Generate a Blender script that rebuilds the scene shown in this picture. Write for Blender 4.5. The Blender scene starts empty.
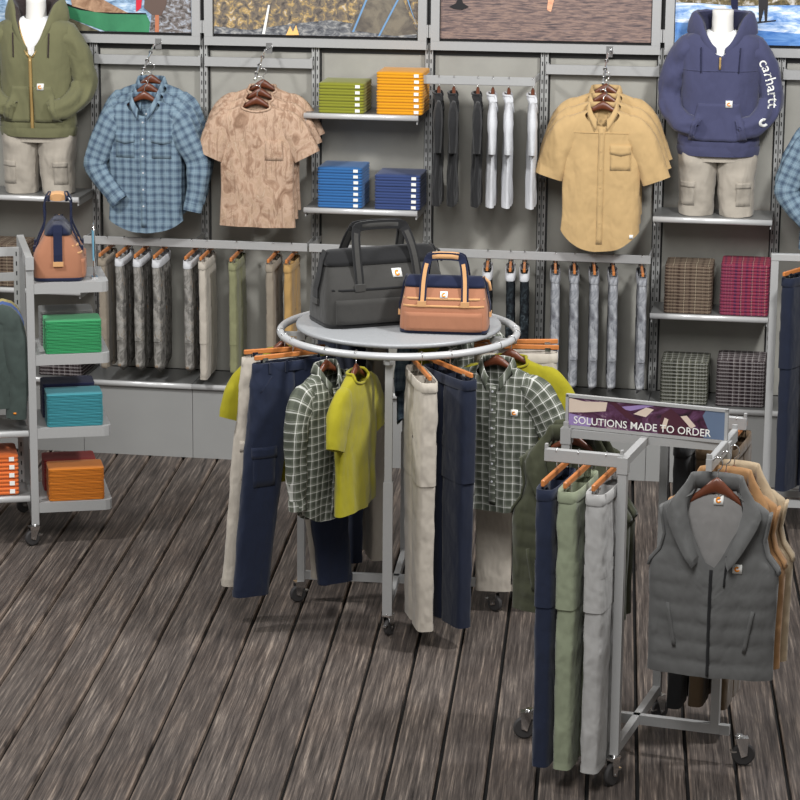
import bpy, math, random
from mathutils import Vector, Matrix, noise
from mathutils.bvhtree import BVHTree
random.seed(7)
PI = math.pi
COL = bpy.context.scene.collection
V3 = Vector
# ------------------------------------------------------------------ camera model (real place, metres; wall is the plane y=0)
FP = 2700.0; PX, PY = 300.0, 400.0
CAM = V3((1.8, -14.95, 4.0)); YAW = math.radians(11.2); PIT = math.atan(660 / FP)
_sy, _cy, _sp, _cp = math.sin(YAW), math.cos(YAW), math.sin(PIT), math.cos(PIT)
FW = V3((-_sy * _cp, _cy * _cp, -_sp)); RT = V3((_cy, _sy, 0)); UP = V3((-_sy * _sp, _cy * _sp, _cp))
def ray(u, v): return FW + RT * ((u - PX) / FP) - UP * ((v - PY) / FP)
def aty(u, v, y):
    r = ray(u, v); return CAM + r * ((y - CAM.y) / r.y)
def atz(u, v, z):
    r = ray(u, v); return CAM + r * ((z - CAM.z) / r.z)
# ------------------------------------------------------------------ materials
def L(c):
    return tuple((x / 255 / 12.92 if x / 255 <= .04045 else ((x / 255 + .055) / 1.055) ** 2.4) for x in c[:3]) + (1,)
class NT:
    def __init__(s, name):
        s.m = bpy.data.materials.new(name); s.m.use_nodes = True
        s.t = s.m.node_tree; s.t.nodes.clear()
        s.out = s.n('ShaderNodeOutputMaterial'); s.b = s.n('ShaderNodeBsdfPrincipled')
        s.l(s.b.outputs[0], s.out.inputs[0])
    def n(s, k, **kw):
        x = s.t.nodes.new(k)
        for a, b in kw.items(): setattr(x, a, b)
        return x
    def l(s, a, b): s.t.links.new(a, b)
    def val(s, sock, v):
        if hasattr(v, 'is_linked') or isinstance(v, bpy.types.NodeSocket): s.l(v, sock)
        else: sock.default_value = v
    def math(s, op, a, b=0, c=0, clamp=False):
        x = s.n('ShaderNodeMath', operation=op, use_clamp=clamp)
        s.val(x.inputs[0], a); s.val(x.inputs[1], b); s.val(x.inputs[2], c); return x.outputs[0]
    def mix(s, f, a, b, mode='MIX'):
        x = s.n('ShaderNodeMix', data_type='RGBA', blend_type=mode)
        s.val(x.inputs[0], f); s.val(x.inputs[6], a); s.val(x.inputs[7], b); return x.outputs[2]
    def coord(s, which='Object', scale=(1, 1, 1), loc=(0, 0, 0), rot=(0, 0, 0)):
        t = s.n('ShaderNodeTexCoord'); m = s.n('ShaderNodeMapping')
        m.inputs['Scale'].default_value = scale; m.inputs['Location'].default_value = loc; m.inputs['Rotation'].default_value = rot
        s.l(t.outputs[which], m.inputs[0]); return m.outputs[0]
    def noise(s, vec, scale=5, det=3, rough=.5, dist=0):
        x = s.n('ShaderNodeTexNoise'); s.l(vec, x.inputs['Vector'])
        x.inputs['Scale'].default_value = scale; x.inputs['Detail'].default_value = det
        x.inputs['Roughness'].default_value = rough; x.inputs['Distortion'].default_value = dist
        return x.outputs[0]
    def ramp(s, f, stops, interp='LINEAR'):
        x = s.n('ShaderNodeValToRGB'); r = x.color_ramp; r.interpolation = interp
        while len(r.elements) < len(stops): r.elements.new(.5)
        for e, (p, c) in zip(r.elements, stops): e.position = p; e.color = c
        s.l(f, x.inputs[0]); return x.outputs[0]
    def bump(s, h, strength=.3, dist=.01):
        x = s.n('ShaderNodeBump'); x.inputs['Strength'].default_value = strength; x.inputs['Distance'].default_value = dist
        s.l(h, x.inputs['Height']); s.l(x.outputs[0], s.b.inputs['Normal'])
    def set(s, **kw):
        for k, v in kw.items(): s.val(s.b.inputs[k.replace('_', ' ')], v)
        return s.m
def plain(name, c, rough=.5, metal=0, var=.06, scale=14, bump=0):
    g = NT(name); co = g.coord(); nz = g.noise(co, scale, 3)
    base = L(c); f = g.math('MULTIPLY_ADD', nz, var * 2, 1 - var)
    x = g.n('ShaderNodeVectorMath', operation='SCALE'); x.inputs[0].default_value = base[:3]; g.l(f, x.inputs[3])
    if bump: g.bump(nz, bump, .004)
    return g.set(Base_Color=x.outputs[0], Roughness=rough, Metallic=metal)
def clothbump(g, k=1.0):
    co = g.coord('Object', (1, 1, .55))
    n1 = g.noise(co, 13, 2, .5, .15); n2 = g.noise(g.coord('Object'), 420, 2)
    g.bump(g.math('ADD', g.math('MULTIPLY', n1, 1.3 * k), g.math('MULTIPLY', n2, .035)), .6, .022)
def fabric(name, c, var=.10, k=1.0, rough=.88):
    g = NT(name); co = g.coord('Object', (1, 1, .7))
    nz = g.noise(co, 9, 5, .65, .4)
    f = g.math('MULTIPLY_ADD', nz, var * 2, 1 - var)
    x = g.n('ShaderNodeVectorMath', operation='SCALE'); x.inputs[0].default_value = L(c)[:3]; g.l(f, x.inputs[3])
    if k > .1: clothbump(g, k)
    g.set(Base_Color=x.outputs[0], Roughness=rough, Sheen_Weight=.15); g.b.inputs['Specular IOR Level'].default_value = .2
    return g.m
def stripe(g, coord, period, start, width, soft=.06):
    """1 inside a band of the repeating pattern"""
    t = g.math('FRACT', g.math('ADD', g.math('DIVIDE', coord, period), 100 - start))
    a = g.math('SUBTRACT', t, width / 2); a = g.math('ABSOLUTE', a)
    m = g.n('ShaderNodeMapRange'); m.interpolation_type = 'SMOOTHSTEP'
    m.inputs[1].default_value = width / 2 + soft / 2; m.inputs[2].default_value = max(width / 2 - soft / 2, 0); g.l(a, m.inputs[0]); return m.outputs[0]
def plaid(name, base, bands, k=1.0, sx=1, sy=1, row=None):
    """bands: (colour, period, start, width, weight)"""
    g = NT(name); uv = g.n('ShaderNodeSeparateXYZ'); g.l(g.coord('UV'), uv.inputs[0])
    col = L(base)
    wob = g.math('MULTIPLY_ADD', g.noise(g.coord('Object'), 9, 2), .014, -.007)
    ux = g.math('ADD', uv.outputs[0], wob); uy = g.math('ADD', uv.outputs[1], wob)
    for (c, p, st, w, wt) in bands:
        a = stripe(g, ux, p * sx, st, w); b = stripe(g, uy, p * sy, st, w)
        s = g.math('MULTIPLY', g.math('ADD', a, b), .5)
        col = g.mix(g.math('MULTIPLY', s, wt), col, L(c))
    if row: col = g.mix(g.math('MULTIPLY', stripe(g, uv.outputs[1], .05, .17, .10, .05), .75), g.mix(.35, col, L((20, 18, 18))), L(row))
    if not row: clothbump(g, k)
    g.set(Base_Color=col, Roughness=.9); g.b.inputs['Specular IOR Level'].default_value = .15
    return g.m
def camo(name, stops, scale=22, zs=.6, k=1.0):
    g = NT(name); co = g.coord('Object', (1, 1, zs))
    n = g.noise(co, scale, 4, .6, 1.2); c1 = g.ramp(n, [(p, L(c)) for p, c in stops], 'LINEAR')
    v = g.noise(g.coord('Object', (3, 3, .45)), scale * .8, 3, .6, 1.5)
    c2 = g.mix(g.math('MULTIPLY', g.math('GREATER_THAN', v, .58), .55), c1, L(stops[0][1]))
    clothbump(g, k); g.set(Base_Color=c2, Roughness=.9); g.b.inputs['Specular IOR Level'].default_value = .15
    return g.m
MT = {}
MT['fixture'] = plain('fixture_grey', (166, 166, 165), .42, .12, .05, 90)
MT['fixture_dark'] = plain('fixture_shade_grey', (112, 112, 112), .5, .2, .05, 60)
MT['slot'] = plain('slot_black', (22, 22, 22), .8)
MT['lip'] = plain('brushed_lip', (208, 208, 207), .28, .25, .04, 60)
MT['chrome'] = plain('chrome', (225, 225, 225), .13, 1, .02)
MT['rubber'] = plain('grey_rubber', (58, 56, 56), .7)
MT['shelf'] = plain('shelf_grey', (122, 122, 121), .35, .2, .05, 8)
MT['kick'] = plain('kick_grey', (154, 154, 152), .38, .15, .06, 5)
MT['wall'] = plain('wall_paint', (62, 62, 62), .5)
MT['disc'] = plain('galvanised_top', (158, 160, 162), .45, .15, .16, 120)
MT['rodpaint'] = plain('ring_grey', (190, 191, 192), .38, .2, .05, 150)
MT['wood'] = plain('hanger_wood', (98, 52, 32), .35, 0, .14, 60)
MT['woodlight'] = plain('trouser_hanger_wood', (190, 118, 62), .4, 0, .12, 70)
MT['white'] = fabric('white_cotton', (238, 238, 238), .02, .6)
MT['manneq'] = plain('mannequin_white', (225, 222, 216), .5, 0, .02)
MT['tag'] = plain('white_tag', (235, 235, 230), .6, 0, .02)
MT['logo'] = plain('orange_logo', (232, 140, 30), .6, 0, .02)
MT['olive'] = fabric('olive_fleece', (108, 107, 78), .07, .8)
MT['lining'] = fabric('brown_lining', (58, 48, 46), .08)
MT['navyfleece'] = fabric('navy_fleece', (68, 70, 98), .07, .8)
MT['navydark'] = fabric('navy_lining', (36, 38, 62), .05)
MT['khaki'] = fabric('khaki_canvas', (166, 158, 146), .08, 1.2)
MT['khakilight'] = fabric('light_khaki_canvas', (180, 172, 160), .08, 1.3)
MT['greycanvas'] = fabric('grey_canvas', (164, 163, 161), .09, 1.5)
MT['sage'] = fabric('sage_canvas', (134, 141, 118), .1, 1.5)
MT['olivepant'] = fabric('olive_canvas', (128, 128, 96), .1, 1.3)
MT['tanpant'] = fabric('tan_canvas', (172, 138, 86), .1, 1.3)
MT['taupe'] = fabric('taupe_canvas', (140, 130, 116), .1, 1.3)
MT['jean'] = fabric('navy_denim', (31, 38, 57), .14, 1.0)
MT['jeandark'] = fabric('dark_navy_denim', (27, 33, 50), .12, .6)
MT['blackfab'] = fabric('black_cotton', (36, 36, 37), .08)
MT['brownfab'] = fabric('brown_canvas', (86, 70, 52), .1)
MT['lightgrey'] = fabric('light_grey_cotton', (196, 197, 200), .05)
MT['midgrey'] = fabric('heather_grey_cotton', (150, 151, 154), .05)
MT['lime'] = fabric('chartreuse_cotton', (150, 142, 30), .05, .7)
MT['tanshirt'] = fabric('tan_cotton', (188, 158, 112), .05, 1.2)
MT['vest'] = fabric('charcoal_quilt', (93, 93, 92), .06, 1.1)
MT['vestin'] = fabric('charcoal_lining', (128, 126, 124), .05)
MT['vesttan'] = fabric('tan_quilt', (156, 118, 80), .07)
MT['vestsand'] = fabric('sand_quilt', (166, 148, 122), .07)
MT['vestolive'] = fabric('olive_quilt', (64, 66, 50), .08, 1.3)
MT['gold'] = fabric('gold_piping', (190, 150, 80), .05)
MT['jacketgreen'] = fabric('dark_green_shell', (62, 72, 68), .07)
MT['jacketblue'] = fabric('blue_shell', (72, 92, 140), .07)
MT['jackettan'] = fabric('tan_shell', (150, 138, 92), .07)
MT['bagblack'] = fabric('charcoal_bag_canvas', (60, 59, 57), .06, .5)
MT['bagblackdark'] = fabric('black_webbing', (30, 30, 31), .05, .3)
MT['bagtan'] = fabric('tan_bag_canvas', (158, 108, 82), .06, .4)
MT['bagtanlight'] = fabric('tan_webbing', (196, 150, 104), .05, .3)
MT['bagnavy'] = fabric('navy_webbing', (26, 32, 56), .05, .3)
MT['zip'] = plain('brass_zip', (176, 146, 92), .4, .4)
MT['blueplaid'] = plaid('blue_plaid', (116, 136, 150), [((68, 84, 104), .046, .1, .42, .8), ((40, 48, 66), .046, .28, .09, .7), ((158, 174, 184), .046, .72, .06, .6)])
MT['whiteplaid'] = plaid('grey_white_plaid', (92, 96, 84), [((60, 64, 58), .038, .1, .4, .6), ((226, 226, 220), .038, .62, .12, 1.0), ((226, 226, 220), .038, .84, .05, .5)])
MT['brownplaid'] = plaid('brown_plaid', (134, 116, 100), [((66, 48, 42), .032, .1, .42, .9), ((214, 198, 170), .064, .6, .1, 1)], .5, row=(176, 158, 136))
MT['redplaid'] = plaid('red_plaid', (176, 62, 86), [((66, 50, 86), .03, .1, .45, .9), ((228, 170, 150), .06, .65, .09, 1)], .5, row=(206, 96, 116))
MT['greyplaid'] = plaid('green_grey_plaid', (116, 116, 98), [((52, 54, 48), .034, .1, .45, .9), ((226, 226, 220), .034, .7, .12, 1)], .5, row=(206, 206, 198))
MT['darkplaid'] = plaid('maroon_grey_plaid', (112, 102, 100), [((46, 32, 38), .034, .1, .5, .95), ((228, 222, 222), .034, .72, .1, 1)], .5, row=(204, 198, 198))
MT['camotan'] = camo('tan_camo', [(.3, (138, 110, 90)), (.42, (166, 136, 114)), (.52, (190, 162, 140)), (.62, (176, 148, 124)), (.75, (204, 182, 162))], 15, .7)
MT['camogrey'] = camo('grey_camo', [(.3, (84, 82, 79)), (.45, (118, 115, 110)), (.56, (152, 149, 144)), (.66, (140, 132, 120)), (.73, (178, 124, 70))], 18, .8)
MT['camoblue'] = camo('blue_grey_camo', [(.3, (96, 97, 103)), (.45, (134, 136, 141)), (.58, (164, 166, 170)), (.72, (190, 191, 193))], 18, .8)
MT['camoblack'] = camo('black_camo', [(.3, (14, 16, 18)), (.48, (28, 32, 36)), (.62, (52, 60, 64)), (.75, (96, 102, 104))], 30, 1)
def tee(name, c): MT[name] = fabric(name, c, .04, .08)
for nm, c in dict(tgreen=(52, 140, 88), tgrey=(112, 112, 110), tteal=(58, 132, 142), tnavy=(38, 42, 72), torange=(190, 112, 34), tred=(136, 40, 36),
                  tolive=(128, 130, 42), tyellow=(212, 146, 26), tblue=(48, 98, 152), tindigo=(52, 68, 112), tcoral=(212, 108, 52)).items(): tee(nm, c)
def slotmat(name, xc):
    g = NT(name); s_ = g.n('ShaderNodeSeparateXYZ'); g.l(g.coord('Object'), s_.inputs[0])
    ax = g.math('ABSOLUTE', g.math('SUBTRACT', g.math('ABSOLUTE', s_.outputs[0]), abs(xc))); a = g.math('LESS_THAN', ax, .0031)
    z = g.math('LESS_THAN', g.math('FRACT', g.math('DIVIDE', s_.outputs[2], .05)), .46)
    return g.set(Base_Color=g.mix(g.math('MULTIPLY', a, z), L((160, 160, 158)), L((20, 20, 20))), Roughness=.45)
MT['slotted'] = slotmat('slotted_steel', .0115); MT['slotted1'] = slotmat('slotted_steel_single', .045)
# panel: satin light grey board
g = NT('wall_panel_grey'); nz = g.noise(g.coord('Object', (1, 1, 1)), 3, 4, .6)
MT['panel'] = g.set(Base_Color=g.ramp(nz, [(.3, L((150, 148, 141))), (.7, L((166, 164, 156)))]), Roughness=.26, Metallic=0.0)
FLOOR_DIR = V3((-math.sin(math.radians(4.6)), math.cos(math.radians(4.6)), 0)); FLOOR_OFF = atz(127, 800, 0).dot(V3((FLOOR_DIR.y, -FLOOR_DIR.x, 0)))
# floor: weathered boards
g = NT('weathered_boards'); geo = g.n('ShaderNodeNewGeometry'); rnd = geo.outputs['Random Per Island']
tc = g.n('ShaderNodeTexCoord'); cmb = g.n('ShaderNodeCombineXYZ')
g.l(g.math('MULTIPLY', rnd, 37.0), cmb.inputs[0]); g.l(g.math('MULTIPLY', rnd, 91.0), cmb.inputs[1])
ad = g.n('ShaderNodeVectorMath', operation='ADD'); g.l(tc.outputs['Object'], ad.inputs[0]); g.l(cmb.outputs[0], ad.inputs[1])
def mp(sc):
    m = g.n('ShaderNodeMapping'); m.inputs['Scale'].default_value = sc; g.l(ad.outputs[0], m.inputs[0]); return m.outputs[0]
warp = g.noise(mp((2.4, .7, 1)), 1.6, 3, .55, 1.0)
wv = g.n('ShaderNodeVectorMath', operation='ADD'); g.l(mp((1, .045, 1)), wv.inputs[0])
cw = g.n('ShaderNodeCombineXYZ'); g.l(g.math('MULTIPLY', warp, .045), cw.inputs[0]); g.l(cw.outputs[0], wv.inputs[1])
grain = g.noise(wv.outputs[0], 46, 6, .68, .3); fine = g.noise(mp((1, .02, 1)), 260, 3, .6)
streak = g.noise(mp((1, .016, 1)), 95, 4, .6); patch = g.noise(mp((1.2, .5, 1)), 2.6, 4, .6)
vor = g.n('ShaderNodeTexVoronoi'); vor.inputs['Scale'].default_value = 1.0; g.l(mp((4.2, .85, 1)), vor.inputs['Vector'])
knot = g.n('ShaderNodeMapRange'); knot.inputs[1].default_value = .04; knot.inputs[2].default_value = .13; g.l(vor.outputs['Distance'], knot.inputs[0])
ksel = g.n('ShaderNodeSeparateColor'); g.l(vor.outputs['Color'], ksel.inputs[0]); kon = g.math('GREATER_THAN', ksel.outputs[0], .62)
kf = g.math('MULTIPLY', g.math('SUBTRACT', 1, knot.outputs[0]), kon)
gr = g.math('ADD', g.math('ADD', g.math('MULTIPLY', grain, .42), g.math('MULTIPLY', streak, .36)), g.math('MULTIPLY', fine, .22))
col = g.ramp(gr, [(.37, L((32, 28, 26))), (.455, L((72, 65, 61))), (.53, L((100, 91, 85))), (.62, L((158, 145, 133)))])
col2 = g.mix(g.math('MULTIPLY', g.math('SUBTRACT', patch, .40, clamp=True), 1.5, clamp=True), col, L((142, 126, 114)), 'SOFT_LIGHT')
col3 = g.mix(g.math('MULTIPLY_ADD', rnd, .34, .05), col2, L((58, 52, 50)))
sx_ = g.n('ShaderNodeSeparateXYZ'); g.l(tc.outputs['Object'], sx_.inputs[0])
fx_ = g.math('ABSOLUTE', g.math('SUBTRACT', g.math('FRACT', g.math('DIVIDE', g.math('ADD', sx_.outputs[0], 100 * .197 - FLOOR_OFF), .197)), .5))
edge = g.n('ShaderNodeMapRange'); edge.interpolation_type = 'SMOOTHSTEP'; edge.inputs[1].default_value = .40; edge.inputs[2].default_value = .47; g.l(fx_, edge.inputs[0])
worn_highlight = g.math('MULTIPLY', edge.outputs[0], g.math('MULTIPLY', g.math('SUBTRACT', g.noise(mp((3, .9, 1)), 3.5, 3, .6), .38, clamp=True), 3.2, clamp=True))  # board-edge highlight painted into the colour, broken up by noise as wear
col3b = g.mix(worn_highlight, col3, L((166, 148, 134)))
col4 = g.mix(g.math('MULTIPLY', kf, .85), col3b, L((34, 28, 26)))
g.bump(g.math('SUBTRACT', gr, g.math('MULTIPLY', kf, .3)), .35, .010)
MT['floor'] = g.set(Base_Color=col4, Roughness=.62); g.b.inputs['Specular IOR Level'].default_value = .3
MT['dark'] = plain('gap_dark', (12, 11, 11), .9)
# ------------------------------------------------------------------ geometry container
class Geo:
    def __init__(s): s.v = []; s.f = []; s.uv = []; s.mi = []; s.sm = []
    def face(s, idx, uvs=None, mi=0, smooth=True):
        s.f.append(tuple(idx)); s.uv.append(uvs or [(s.v[i][0], s.v[i][2]) for i in idx]); s.mi.append(mi); s.sm.append(smooth)
    def add(s, pts):
        b = len(s.v); s.v += [tuple(p) for p in pts]; return b
    def box(s, c, h, rz=0, mi=0, ax=None, bev=0):
        c = V3(c)
        X, Y, Z = ax if ax else (V3((math.cos(rz), math.sin(rz), 0)), V3((-math.sin(rz), math.cos(rz), 0)), V3((0, 0, 1)))
        if not bev:
            b = s.add([c + X * (h[0] * i) + Y * (h[1] * j) + Z * (h[2] * k) for k in (-1, 1) for j in (-1, 1) for i in (-1, 1)])
            for q in ((0, 2, 3, 1), (4, 5, 7, 6), (0, 1, 5, 4), (2, 6, 7, 3), (0, 4, 6, 2), (1, 3, 7, 5)): s.face([b + i for i in q], None, mi, False)
        else:
            rings = []
            for (z, ins) in ((-1, bev), (-1 + bev / h[2], 0), (1 - bev / h[2], 0), (1, bev)):
                r = []
                for (i, j) in ((-1, -1), (1, -1), (1, 1), (-1, 1)):
                    a, bb = h[0] - ins, h[1] - ins; e = bev * .8
                    ps = [(i * a, j * (bb - e)), (i * (a - e), j * bb)]
                    if i * j < 0: ps = ps[::-1]
                    if i * j > 0: ps = ps
                    r += ps
                r.sort(key=lambda p: math.atan2(p[1], p[0]))
                rings.append([c + X * p[0] + Y * p[1] + Z * (h[2] * z) for p in r])
            s.loft(rings, caps=True, mi=mi, smooth=False)
        return s
    def loft(s, rings, closed=True, caps=False, mi=0, smooth=True, uvs=None, flip=False):
        n = len(rings[0]); b = len(s.v)
        for r in rings: s.add(r)
        m = n if closed else n - 1
        for i in range(len(rings) - 1):
            for j in range(m):
                k = (j + 1) % n
                q = [b + i * n + j, b + i * n + k, b + (i + 1) * n + k, b + (i + 1) * n + j]
                if uvs:
                    u0 = uvs[i][j]; u1 = uvs[i][j + 1] if j + 1 < len(uvs[i]) else uvs[i][0]
                    u2 = uvs[i + 1][j + 1] if j + 1 < len(uvs[i + 1]) else uvs[i + 1][0]; u3 = uvs[i + 1][j]
                    uu = [u0, u1, u2, u3]
                else: uu = None
                if flip: q = q[::-1]; uu = uu[::-1] if uu else None
                s.face(q, uu, mi, smooth)
        if caps:
            s.face([b + j for j in range(n)][::-1], None, mi, False); o = b + (len(rings) - 1) * n
            s.face([o + j for j in range(n)], None, mi, False)
        return s
    def tube(s, pts, r, n=8, caps=True, mi=0, closed=False, rb=None):
        pts = [V3(p) for p in pts]; rings = []; N = len(pts)
        ref = None
        for i, p in enumerate(pts):
            if closed: t = pts[(i + 1) % N] - pts[i - 1]
            else: t = pts[min(i + 1, N - 1)] - pts[max(i - 1, 0)]
            t.normalize()
            if ref is None:
                ref = V3((0, 0, 1)) if abs(t.z) < .8 else V3((0, 1, 0))
            a = t.cross(ref)
            if a.length < 1e-4: a = t.orthogonal()
            a.normalize(); bb = a.cross(t).normalized(); ref = bb if not closed else V3((0, 0, 1))
            rr = r[i] if isinstance(r, (list, tuple)) else r; r2 = (rb[i] if isinstance(rb, (list, tuple)) else rb) if rb else rr
            rings.append([p + a * (rr * math.cos(2 * PI * k / n)) + bb * (r2 * math.sin(2 * PI * k / n)) for k in range(n)])
        if closed: rings.append(rings[0])
        return s.loft(rings, caps=caps and not closed, mi=mi)
    def disc(s, c, r, h, n=24, mi=0, axis=(0, 0, 1)):
        A = V3(axis).normalized(); a = A.orthogonal().normalized(); b = A.cross(a); c = V3(c)
        rg = lambda rr, t: [c + A * t + (a * math.cos(2 * PI * k / n) + b * math.sin(2 * PI * k / n)) * rr for k in range(n)]
        e = min(h * .3, r * .2)
        return s.loft([rg(r - e, -h / 2), rg(r, -h / 2 + e), rg(r, h / 2 - e), rg(r - e, h / 2)], caps=True, mi=mi)
    def poly(s, pts, mi=0, smooth=False, uvs=None):
        b = s.add(pts); s.face(list(range(b, b + len(pts))), uvs, mi, smooth); return s
    def bvh(s): return BVHTree.FromPolygons([V3(v) for v in s.v], s.f)
def put(name, geo, mats, parent=None):
    me = bpy.data.meshes.new(name); me.from_pydata(geo.v, [], geo.f)
    if not isinstance(mats, (list, tuple)): mats = [mats]
    for m in mats: me.materials.append(MT[m] if isinstance(m, str) else m)
    uvl = me.uv_layers.new(name='UVMap'); i = 0
    for p, uu in zip(me.polygons, geo.uv):
        for k, li in enumerate(p.loop_indices): uvl.data[li].uv = uu[k] if k < len(uu) else (0, 0)
    me.polygons.foreach_set('material_index', geo.mi); me.polygons.foreach_set('use_smooth', geo.sm); me.update()
    o = bpy.data.objects.new(name, me); COL.objects.link(o)
    if parent: o.parent = parent
    return o
def tag(o, label=None, cat=None, group=None, kind=None):
    if label: o['label'] = label
    if cat: o['category'] = cat
    if group: o['group'] = group
    elif group == '' and 'group' in o: del o['group']
    if kind: o['kind'] = kind
    return o
def thing(name, label, cat, loc=(0, 0, 0), rz=0, group=None):
    o = bpy.data.objects.new(name, None); COL.objects.link(o); o.location = loc; o.rotation_euler = (0, 0, rz); o.empty_display_size = .05
    return tag(o, label, cat, group)
def dup(root, loc, rz=0, label=None, group=None, tilt=0):
    r = root.copy(); COL.objects.link(r); r.location = loc; r.rotation_euler = (0, tilt, rz); tag(r, label, None, group)
    for ch in KIDS.get(root, []):
        c = ch.copy(); COL.objects.link(c); c.parent = r; KIDS.setdefault(r, []).append(c)
        for g2 in KIDS.get(ch, []):
            d = g2.copy(); COL.objects.link(d); d.parent = c; KIDS.setdefault(c, []).append(d)
    return r
KIDS = {}
def part(name, geo, mats, parent, label=None):
    o = put(name, geo, mats, parent); KIDS.setdefault(parent, []).append(o)
    if label: o['label'] = label
    return o
class Proto:
    """places the built thing itself the first time, copies afterwards"""
    def __init__(s, root): s.root = root; s.used = False
    def at(s, loc, rz, label, group=None, tilt=0):
        if not s.used:
            s.used = True; s.root.location = loc; s.root.rotation_euler = (0, tilt, rz); tag(s.root, label, None, group); return s.root
        r = dup(s.root, loc, rz, label, group, tilt); return r
ORD = ['topmost', 'second from the top', 'third from the top', 'fourth from the top', 'fifth from the top', 'sixth from the top', 'seventh from the top', 'eighth from the top',
       'ninth from the top', 'tenth from the top', 'eleventh from the top', 'twelfth from the top', 'thirteenth from the top', 'fourteenth from the top', 'fifteenth from the top', 'sixteenth from the top']
# ------------------------------------------------------------------ shape helpers
def interp(tab, z):
    """tab rows (z, a, b...) descending z; smooth interpolation"""
    if z >= tab[0][0]: return tab[0][1:]
    for i in range(len(tab) - 1):
        z0, z1 = tab[i][0], tab[i + 1][0]
        if z >= z1:
            t = (z0 - z) / (z0 - z1); t = t * t * (3 - 2 * t) * .35 + t * .65
            return tuple(a + (b - a) * t for a, b in zip(tab[i][1:], tab[i + 1][1:]))
    return tab[-1][1:]
def se(a, e): return math.copysign(abs(a) ** e, a)
def fold(x, z, seed, fx=9, fz=2.2):
    return noise.noise(V3((x * fx, seed * 3.1, z * fz))) + .45 * noise.noise(V3((x * fx * 2.3 + z * 5, seed * 7.7, z * fz * 2.5)))
def body(prof, hem=-.7, tail=0, neckv=.05, c0=.8, p=1.0, amp=.012, seed=1, N=64, M=34, quilt=0, ex=.8, backz=0, yoff=0, roll=True):
    """hollow garment trunk. prof rows (z, half width, half depth)"""
    rings = []; uvs = []
    for i in range(M + 1):
        t = i / M; t = t ** 1.35; r = []; uu = []
        for j in range(N + 1):
            th = 2 * PI * (j + .25) / N + PI / 2
            c, s_ = math.cos(th), math.sin(th)
            nz = backz
            if s_ < .1 and abs(c) < c0: nz = -neckv * (1 - abs(c) / c0) ** p
            hz = hem + (tail * (abs(c) ** 2) if tail else 0)
            z = nz + (hz - nz) * t
            w, d = interp(prof, z)
            x = w * se(c, ex); y = d * se(s_, ex)
            k = min(1, t * 3) * (1 + .8 * t)
            f = fold(x, z, seed + (0 if s_ < 0 else 5)) * amp * k
            if quilt:
                q = abs(math.sin((z + .012 * noise.noise(V3((x * 6, 0, seed)))) * PI / quilt)) ** .5
                f += .010 * q * min(1, t * 5)
            y += f * (-1 if s_ > 0 else 1) * (-1) * abs(s_) ** .6 * -1 if s_ < 0 else f * abs(s_) ** .6
            if s_ < 0: y = d * se(s_, ex) - f * abs(s_) ** .6
            x += amp * .4 * noise.noise(V3((seed, z * 6, c * 2))) * t
            r.append((x, y + yoff, z)); uu.append((x * 1.02 + (.3 if s_ > 0 else 0), z))
        rings.append(r[:N]); uvs.append(uu[:N] + [uu[0]])
    g = Geo(); g.loft(rings, uvs=uvs, flip=True)
    if roll:  # turned-in hem
        last = rings[-1]; inn = [(x * .93, yoff + (y - yoff) * .7, z + .012) for x, y, z in last]; top = [(x * .9, yoff + (y - yoff) * .5, z + .05) for x, y, z in last]
        g.loft([last, inn, top], flip=True)
    g.rim = rings[0]
    return g
def cat(pts, n):
    pts = [V3(p) for p in pts]; P = [pts[0] * 2 - pts[1]] + pts + [pts[-1] * 2 - pts[-2]]; out = []
    K = len(pts) - 1
    for i in range(n + 1):
        u = i / n * K; k = min(int(u), K - 1); t = u - k; a, b, c, d = P[k:k + 4]
        out.append(.5 * ((2 * b) + (c - a) * t + (2 * a - 5 * b + 4 * c - d) * t * t + (3 * b - a - 3 * c + d) * t ** 3))
    return out
def limb(path, rad, n=24, M=22, amp=.006, seed=2, opening=True, ex=.9, quilt=0, caps=False, root=0):
    """tube with elliptical sections: path points, rad rows (in-plane, depth)"""
    if root:
        p0, p1 = V3(path[0]), V3(path[1]); path = [p0 + (p0 - p1) * .0 + V3((-p0.x * root, 0, -.006))] + list(path); rad = [(rad[0][0] * .62, rad[0][1] * .7), (rad[0][0] * .93, rad[0][1] * .97)] + list(rad[1:])
    P = cat(path, M); K = len(rad) - 1; rings = []; uvs = []; acc = 0
    for i, p in enumerate(P):
        t = (P[min(i + 1, M)] - P[max(i - 1, 0)]).normalized(); Yv = V3((0, 1, 0)); a = t.cross(Yv).normalized(); dp = a.cross(t).normalized()
        u = i / M * K; k = min(int(u), K - 1); f = u - k
        ra = rad[k][0] * (1 - f) + rad[k + 1][0] * f; rb = rad[k][1] * (1 - f) + rad[k + 1][1] * f
        if i: acc += (P[i] - P[i - 1]).length
        r = []; uu = []
        for j in range(n + 1):
            th = 2 * PI * j / n; c, s_ = math.cos(th), math.sin(th)
            q = 1 + amp / max(ra, .02) * (noise.noise(V3((c * 1.3 + seed, s_ * 1.3, acc * 11))) + .6 * noise.noise(V3((c * 3, s_ * 3 + seed, acc * 24))))
            if quilt: q += .10 * abs(math.sin(acc * PI / quilt)) ** .5
            r.append(p + a * (ra * se(c, ex) * q) + dp * (rb * se(s_, ex) * (q + (q - 1) * 1.5)))
            uu.append((ra * c, -acc + .013))
        rings.append(r[:n]); uvs.append(uu)
    g = Geo(); g.loft(rings, uvs=uvs)
    if opening:
        c = P[-1]; d = (P[-1] - P[-2]).normalized()
        g.loft([rings[-1], [c + (q - c) * .86 - d * .004 for q in rings[-1]], [c + (q - c) * .8 - d * .05 for q in rings[-1]]])
    g.ends = (P[0], P[-1]); return g
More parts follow.
